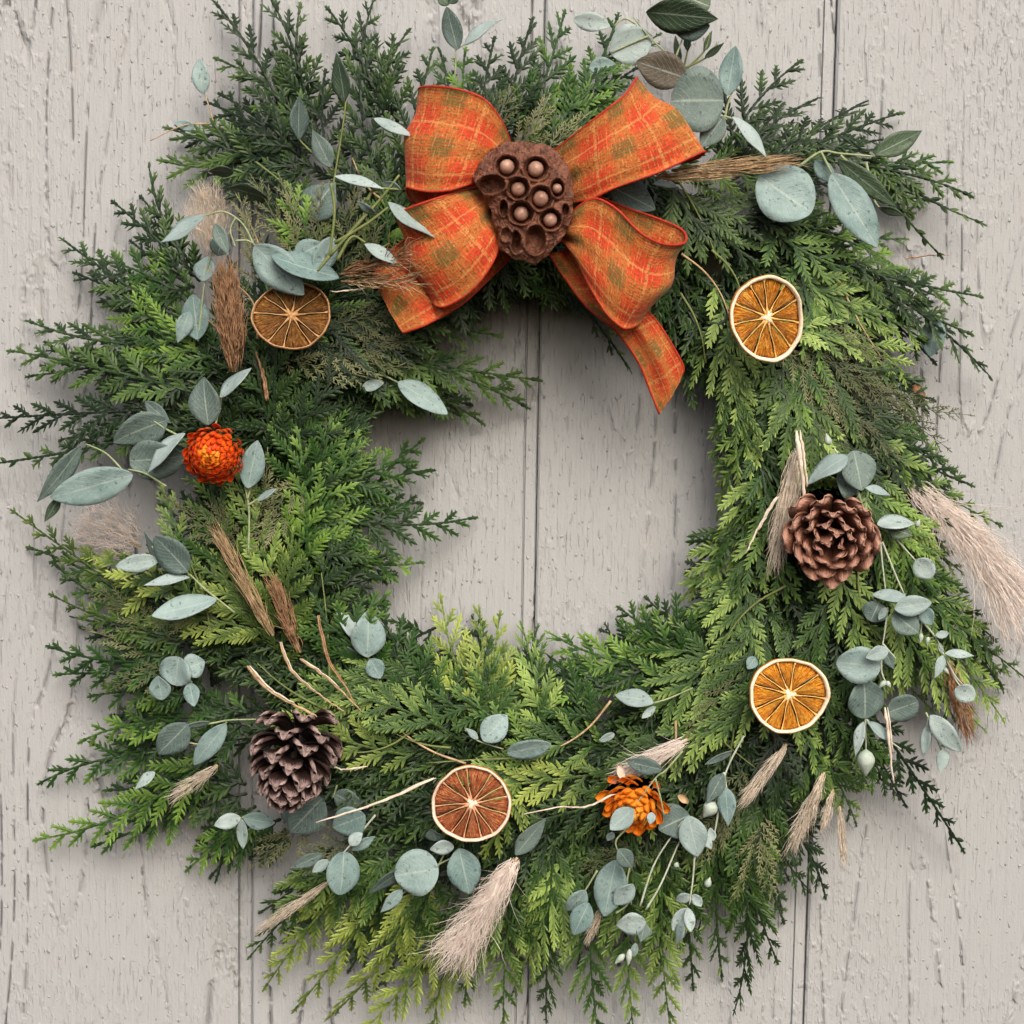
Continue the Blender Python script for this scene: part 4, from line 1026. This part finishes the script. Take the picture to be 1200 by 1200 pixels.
def strawflower(label, px, py, d, M2, rad, n, seed, mats, phis, fat=.30):
    root = empty('strawflower', frame(px, py, d) @ M2, label, 'dried flower', 'strawflowers on the wreath')
    r = random.Random(seed)
    def bract(sd):
        q = random.Random(sd); c = q.uniform(.35, .6)
        def fn(u, v, top):
            w = fat * (.45 + .55 * math.sin(math.pi * min(1, u * .75 + .12))) * (1 - max(0, (u - .62) / .38) ** 2.2 * .80)
            return (u, w * v, c * u * u + .28 * w * v * v * 2 + (.02 if top else -.02) * (1 - .6 * u))
        V, F, UV = grid_mesh(fn, 6, 5); return V, F, UV
    protos = []
    for mm in mats:
        for k in range(3):
            V, F, UV = bract(seed * 9 + k); protos.append(mesh('bract', V, F, M[mm], True, uv=UV))
    V, F = [], []
    for i in range(7):
        f = i / 6
        for j in range(16):
            a = 2 * math.pi * j / 16; V.append((rad * .55 * math.sin(f * 1.7) * math.cos(a), rad * .55 * math.sin(f * 1.7) * math.sin(a), rad * (.22 * math.cos(f * 1.7) - .12)))
    for i in range(6):
        for j in range(16): F.append((i * 16 + j, (i + 1) * 16 + j, (i + 1) * 16 + (j + 1) % 16, i * 16 + (j + 1) % 16))
    child('disc', V, F, M['disc'], root, False)
    for k in range(n):
        f = (k + .5) / n                                   # 0 innermost .. 1 outermost
        a = k * 2.39996 + r.uniform(-.1, .1)
        rho = rad * (.36 + .38 * f ** .85)
        phi = R(phis[0] + (phis[1] - phis[0]) * f ** .7) + r.uniform(-.1, .1) * (1 if n > 120 else 3.5)
        z = rad * (.26 - .72 * f * f)
        l = rad * (.40 + .02 * f) * r.uniform(.9, 1.1)
        rd = Vector((math.cos(a), math.sin(a), 0)); zz = Vector((0, 0, 1))
        X = rd * math.sin(phi) + zz * math.cos(phi); Y = zz.cross(rd); Z = X.cross(Y)
        gi = 2 if f < .09 + r.uniform(-.05, .05) else (1 if f < .32 + r.uniform(-.12, .12) else 0)
        o = bpy.data.objects.new('bract', protos[gi * 3 + k % 3]); col.objects.link(o); o.parent = root
        o.matrix_local = Matrix.Translation(rd * rho + zz * z) @ Matrix((X, Y, Z)).transposed().to_4x4() @ Matrix.Diagonal((l, l, l, 1))
    return root
strawflower('round red orange strawflower with golden centre on the left limb', 250, 534, .094, Matrix.Rotation(R(8), 4, 'X'), px2m(43, .1), 150, 21, ('petal_red', 'petal_orange', 'petal_gold'), (-70, 44), .27)
strawflower('smaller ragged orange strawflower at the bottom, with a leaf across it', 742, 944, .084, Matrix.Rotation(R(25), 4, 'X') @ Matrix.Rotation(R(-12), 4, 'Y'), px2m(42, .09), 96, 22, ('petal_orange', 'petal_gold', 'petal_gold'), (-60, 72), .46)

# ------------------------------------------------------------------ bow
bow = empty('ribbon_bow', P(614, 240, .08), 'orange plaid woven ribbon bow with red wired edges at the top of the wreath', 'bow')
def ribbon(name, E1, E2, parent, n=44, nv=13, bulge=.003, wav=.0, width=.062):
    A = crom([list(P(x, y, d)) for x, y, d in E1], n); B = crom([list(P(x, y, d)) for x, y, d in E2], n)
    mid = (A + B) / 2
    u = np.concatenate([[0], np.cumsum(np.linalg.norm(np.diff(mid, axis=0), axis=1))])
    G = np.zeros((n, nv, 3)); UV = np.zeros((n, nv, 2))
    for j in range(nv):
        v = j / (nv - 1); G[:, j] = A * (1 - v) + B * v; UV[:, j, 0] = u; UV[:, j, 1] = v * width
    du = np.gradient(G, axis=0); dv = np.gradient(G, axis=1)
    N = np.cross(du, dv); N /= np.linalg.norm(N, axis=2)[:, :, None] + 1e-12
    vv = np.linspace(0, 1, nv)[None, :, None]; uu = np.linspace(0, 1, n)[:, None, None]
    sg = -1.0 if N[2, nv // 2, 1] > 0 else 1.0
    G = G + N * sg * (bulge * np.sin(np.pi * vv) + wav * np.sin(vv * 9 + uu * 5) * np.sin(np.pi * uu)
             + .0024 * np.sin(vv * 15 + 1.0) * np.sin(np.pi * vv) ** .5 * (np.exp(-uu * 7) + (np.exp(-(1 - uu) * 7) if 'loop' in name else 0) + .25))
    th = .0004
    top = (G + N * th).reshape(-1, 3); bot = (G - N * th).reshape(-1, 3); k = n * nv; F = []
    for i in range(n - 1):
        for j in range(nv - 1):
            p = i * nv + j
            F.append((p, p + nv, p + nv + 1, p + 1)); F.append((k + p, k + p + 1, k + p + nv + 1, k + p + nv))
    ring = [j for j in range(nv)] + [i * nv + nv - 1 for i in range(1, n)] + [(n - 1) * nv + j for j in range(nv - 2, -1, -1)] + [i * nv for i in range(n - 2, 0, -1)]
    for p, q in zip(ring, ring[1:] + ring[:1]): F.append((p, k + p, k + q, q))
    uvs = np.vstack([UV.reshape(-1, 2)] * 2)
    o = child(name, np.vstack([top, bot]), F, M['ribbon'], parent, uv=uvs)
    for e in (0, nv - 1):
        V, F2 = tube(G[:, e], .00085, 7)
        h = child('wired_hem', V, F2, M['hem'], o, off=parent.matrix_world.translation)
    return o

ribbon('bow_loop', [(602,178,.088),(588,143,.102),(566,116,.109),(535,105,.108),(508,102,.101),(492,104,.092),(500,112,.082),(530,125,.077),(565,160,.078),(600,190,.08)],
       [(580,216,.090),(557,214,.104),(530,222,.111),(505,224,.110),(487,222,.103),(474,220,.092),(486,238,.083),(512,242,.078),(545,234,.078),(585,222,.08)], bow, wav=.0016)
ribbon('bow_loop', [(645,180,.090),(680,153,.105),(712,128,.111),(733,110,.107),(745,93,.098),(744,104,.085),(722,128,.078),(690,155,.076),(650,190,.08)],
       [(664,238,.092),(692,233,.104),(722,219,.111),(775,200,.108),(826,176,.098),(815,186,.086),(780,196,.079),(740,208,.076),(670,228,.08)], bow, wav=.0016)
ribbon('bow_loop', [(566,218,.090),(536,226,.104),(506,235,.110),(482,243,.107),(465,252,.098),(470,262,.088),(505,258,.081),(560,240,.08)],
       [(582,262,.090),(586,284,.103),(574,313,.109),(550,342,.108),(519,360,.100),(508,352,.089),(540,335,.082),(580,285,.08)], bow, wav=.0020)
ribbon('bow_loop', [(660,262,.092),(676,244,.103),(698,233,.108),(724,246,.114),(752,274,.118),(778,286,.113),(802,284,.102),(800,270,.091),(770,256,.083),(735,244,.079),(700,230,.08)],
       [(664,285,.090),(676,306,.100),(691,336,.107),(708,364,.111),(724,380,.110),(736,386,.106),(749,381,.098),(752,372,.089),(745,355,.084),(720,325,.08),(680,285,.08)], bow, n=56, wav=.0020)
ribbon('bow_tail', [(575,235,.078),(520,253,.077),(470,285,.080),(446,312,.084),(440,322,.085),(447,345,.086)], [(600,300,.078),(575,325,.080),(542,355,.086),(505,377,.091),(490,384,.091),(472,390,.089)], bow, n=30, wav=.0015)
ribbon('bow_tail', [(644,298,.076),(662,326,.079),(688,360,.084),(722,388,.085),(748,424,.080),(762,458,.074),(773,485,.070)],
       [(694,285,.077),(718,324,.081),(742,352,.084),(766,372,.084),(785,400,.080),(800,428,.074),(799,440,.072)], bow, n=36, wav=.0012)
V, F = tube([P(600,215,.084), P(614,236,.088), P(636,262,.084)], [.010, .014, .010], 12)
child('bow_knot', V, F, M['hem'], bow)

# ------------------------------------------------------------------ lotus pod in the middle of the bow
PX, PY, PD = 614, 234, .116
pod = empty('lotus_seed_pod', frame(PX, PY, PD), 'brown dried lotus seed pod with seeds in its holes at the centre of the bow', 'seed pod')
k_ = px2m(1, PD)
outl = [(385,372),(402,330),(436,285),(500,250),(570,252),(640,266),(690,315),(712,370),(716,432),(700,530),(655,590),(600,646),(540,634),(480,602),(470,545),(448,470),(420,420)]
oc = [((420 + x * .35 - PX) * k_, -(80 + y * .35 - PY) * k_) for x, y in outl]
oa = sorted([(math.atan2(y, x), math.hypot(x, y)) for x, y in oc])
OA = np.array([a - 2 * math.pi for a, _ in oa] + [a for a, _ in oa] + [a + 2 * math.pi for a, _ in oa]); OR = np.array([q for _, q in oa] * 3)
holes = [(497,334,38,36,1),(592,340,40,38,1),(446,394,46,30,0),(535,406,36,35,1),(610,436,38,40,1),(663,402,24,30,1),(546,486,40,36,1),(642,504,36,34,1),(488,470,14,26,0),(594,572,34,46,0),(530,580,17,36,0),(497,556,18,22,2),(692,470,12,20,0)]
hl = [((420 + x * .35 - PX) * k_, -(80 + y * .35 - PY) * k_, rx * .35 * k_, ry * .35 * k_, s) for x, y, rx, ry, s in holes]
def pod_h(x, y, q, a):
    z = .002 - .006 * q ** 4 + .0011 * math.sin(13 * a + 3 + 4 * q) * q ** 4 + .0006 * math.sin(23 * a) * q ** 6 + .0004 * math.sin(900 * x + 3) * math.sin(1100 * y)
    for hx, hy, rx, ry, s in hl:
        e = math.hypot((x - hx) / rx, (y - hy) / ry)
        if e < 1: z -= (.0085 if s != 2 else .002) * (1 - e ** 5)
        z += .0026 * math.exp(-((e - 1.10) / .13) ** 2)
    return z
V, F = [], []
na, nr = 168, 84
for i in range(nr + 1):
    q = i / nr
    for j in range(na):
        a = 2 * math.pi * j / na; rr = q * float(np.interp(a if a <= math.pi else a - 2 * math.pi, OA, OR)) * (1 + .012 * math.sin(17 * a) * q ** 4)
        x, y = rr * math.cos(a), rr * math.sin(a)
        V.append((x, y, pod_h(x, y, q, a)))
for l, (sc, z) in enumerate([(1.005, -.0065), (.95, -.0095), (.80, -.016), (.58, -.023), (.34, -.029), (.16, -.033), (.10, -.036)]):
    for j in range(na):
        a = 2 * math.pi * j / na; rr = sc * float(np.interp(a if a <= math.pi else a - 2 * math.pi, OA, OR)) * (1 + .02 * math.sin(21 * a))
        V.append((rr * math.cos(a), rr * math.sin(a), z))
for i in range(nr + 7):
    for j in range(na): F.append((i * na + j, (i + 1) * na + j, (i + 1) * na + (j + 1) % na, i * na + (j + 1) % na))
F.append(tuple((nr + 7) * na + j for j in range(na)))
child('pod_head', V, F, M['pod'], pod, False)
for hx, hy, rx, ry, s in hl:
    if s != 1: continue
    V, F = [], []; q = min(rx, ry) * .70
    for i in range(9):
        f = math.pi * i / 8
        for j in range(14):
            a = 2 * math.pi * j / 14; V.append((hx + q * math.sin(f) * math.cos(a), hy + rx * .06 + q * math.sin(f) * math.sin(a), -.0030 + q * .95 * math.cos(f)))
    for i in range(8):
        for j in range(14): F.append((i * 14 + j, (i + 1) * 14 + j, (i + 1) * 14 + (j + 1) % 14, i * 14 + (j + 1) % 14))
    child('seed', V, F, M['seed'], pod, False)

# a few bits caught in the greenery
def bit(label, px, py, d, w, h, mat, seed, name='dry_petal', cat='petal'):
    r = random.Random(seed); root = empty(name, frame(px, py, d, r.uniform(-25, 25), r.uniform(-25, 25), r.uniform(0, 360)), label, cat, 'dry flecks caught in the greenery')
    W, H = px2m(w, d), px2m(h, d)
    V, F, UV = grid_mesh(lambda u, v, top: ((u - .5) * W, v * H / 2 * math.sin(math.pi * (u * .8 + .1)), .15 * H * v * v + (.0004 if top else -.0004)), 6, 5)
    child('blade', V, F, M[mat], root, False)
bit('small rusty orange dry leaf at the right edge, under the dangling teal leaf', 1074, 464, .03, 28, 20, 'rust', 1)
bit('pinkish curled fleck right of the small orange strawflower', 801, 936, .074, 15, 9, 'tan', 4)
bit('pale fleck just above the small orange strawflower', 727, 904, .086, 20, 10, 'cream', 5)
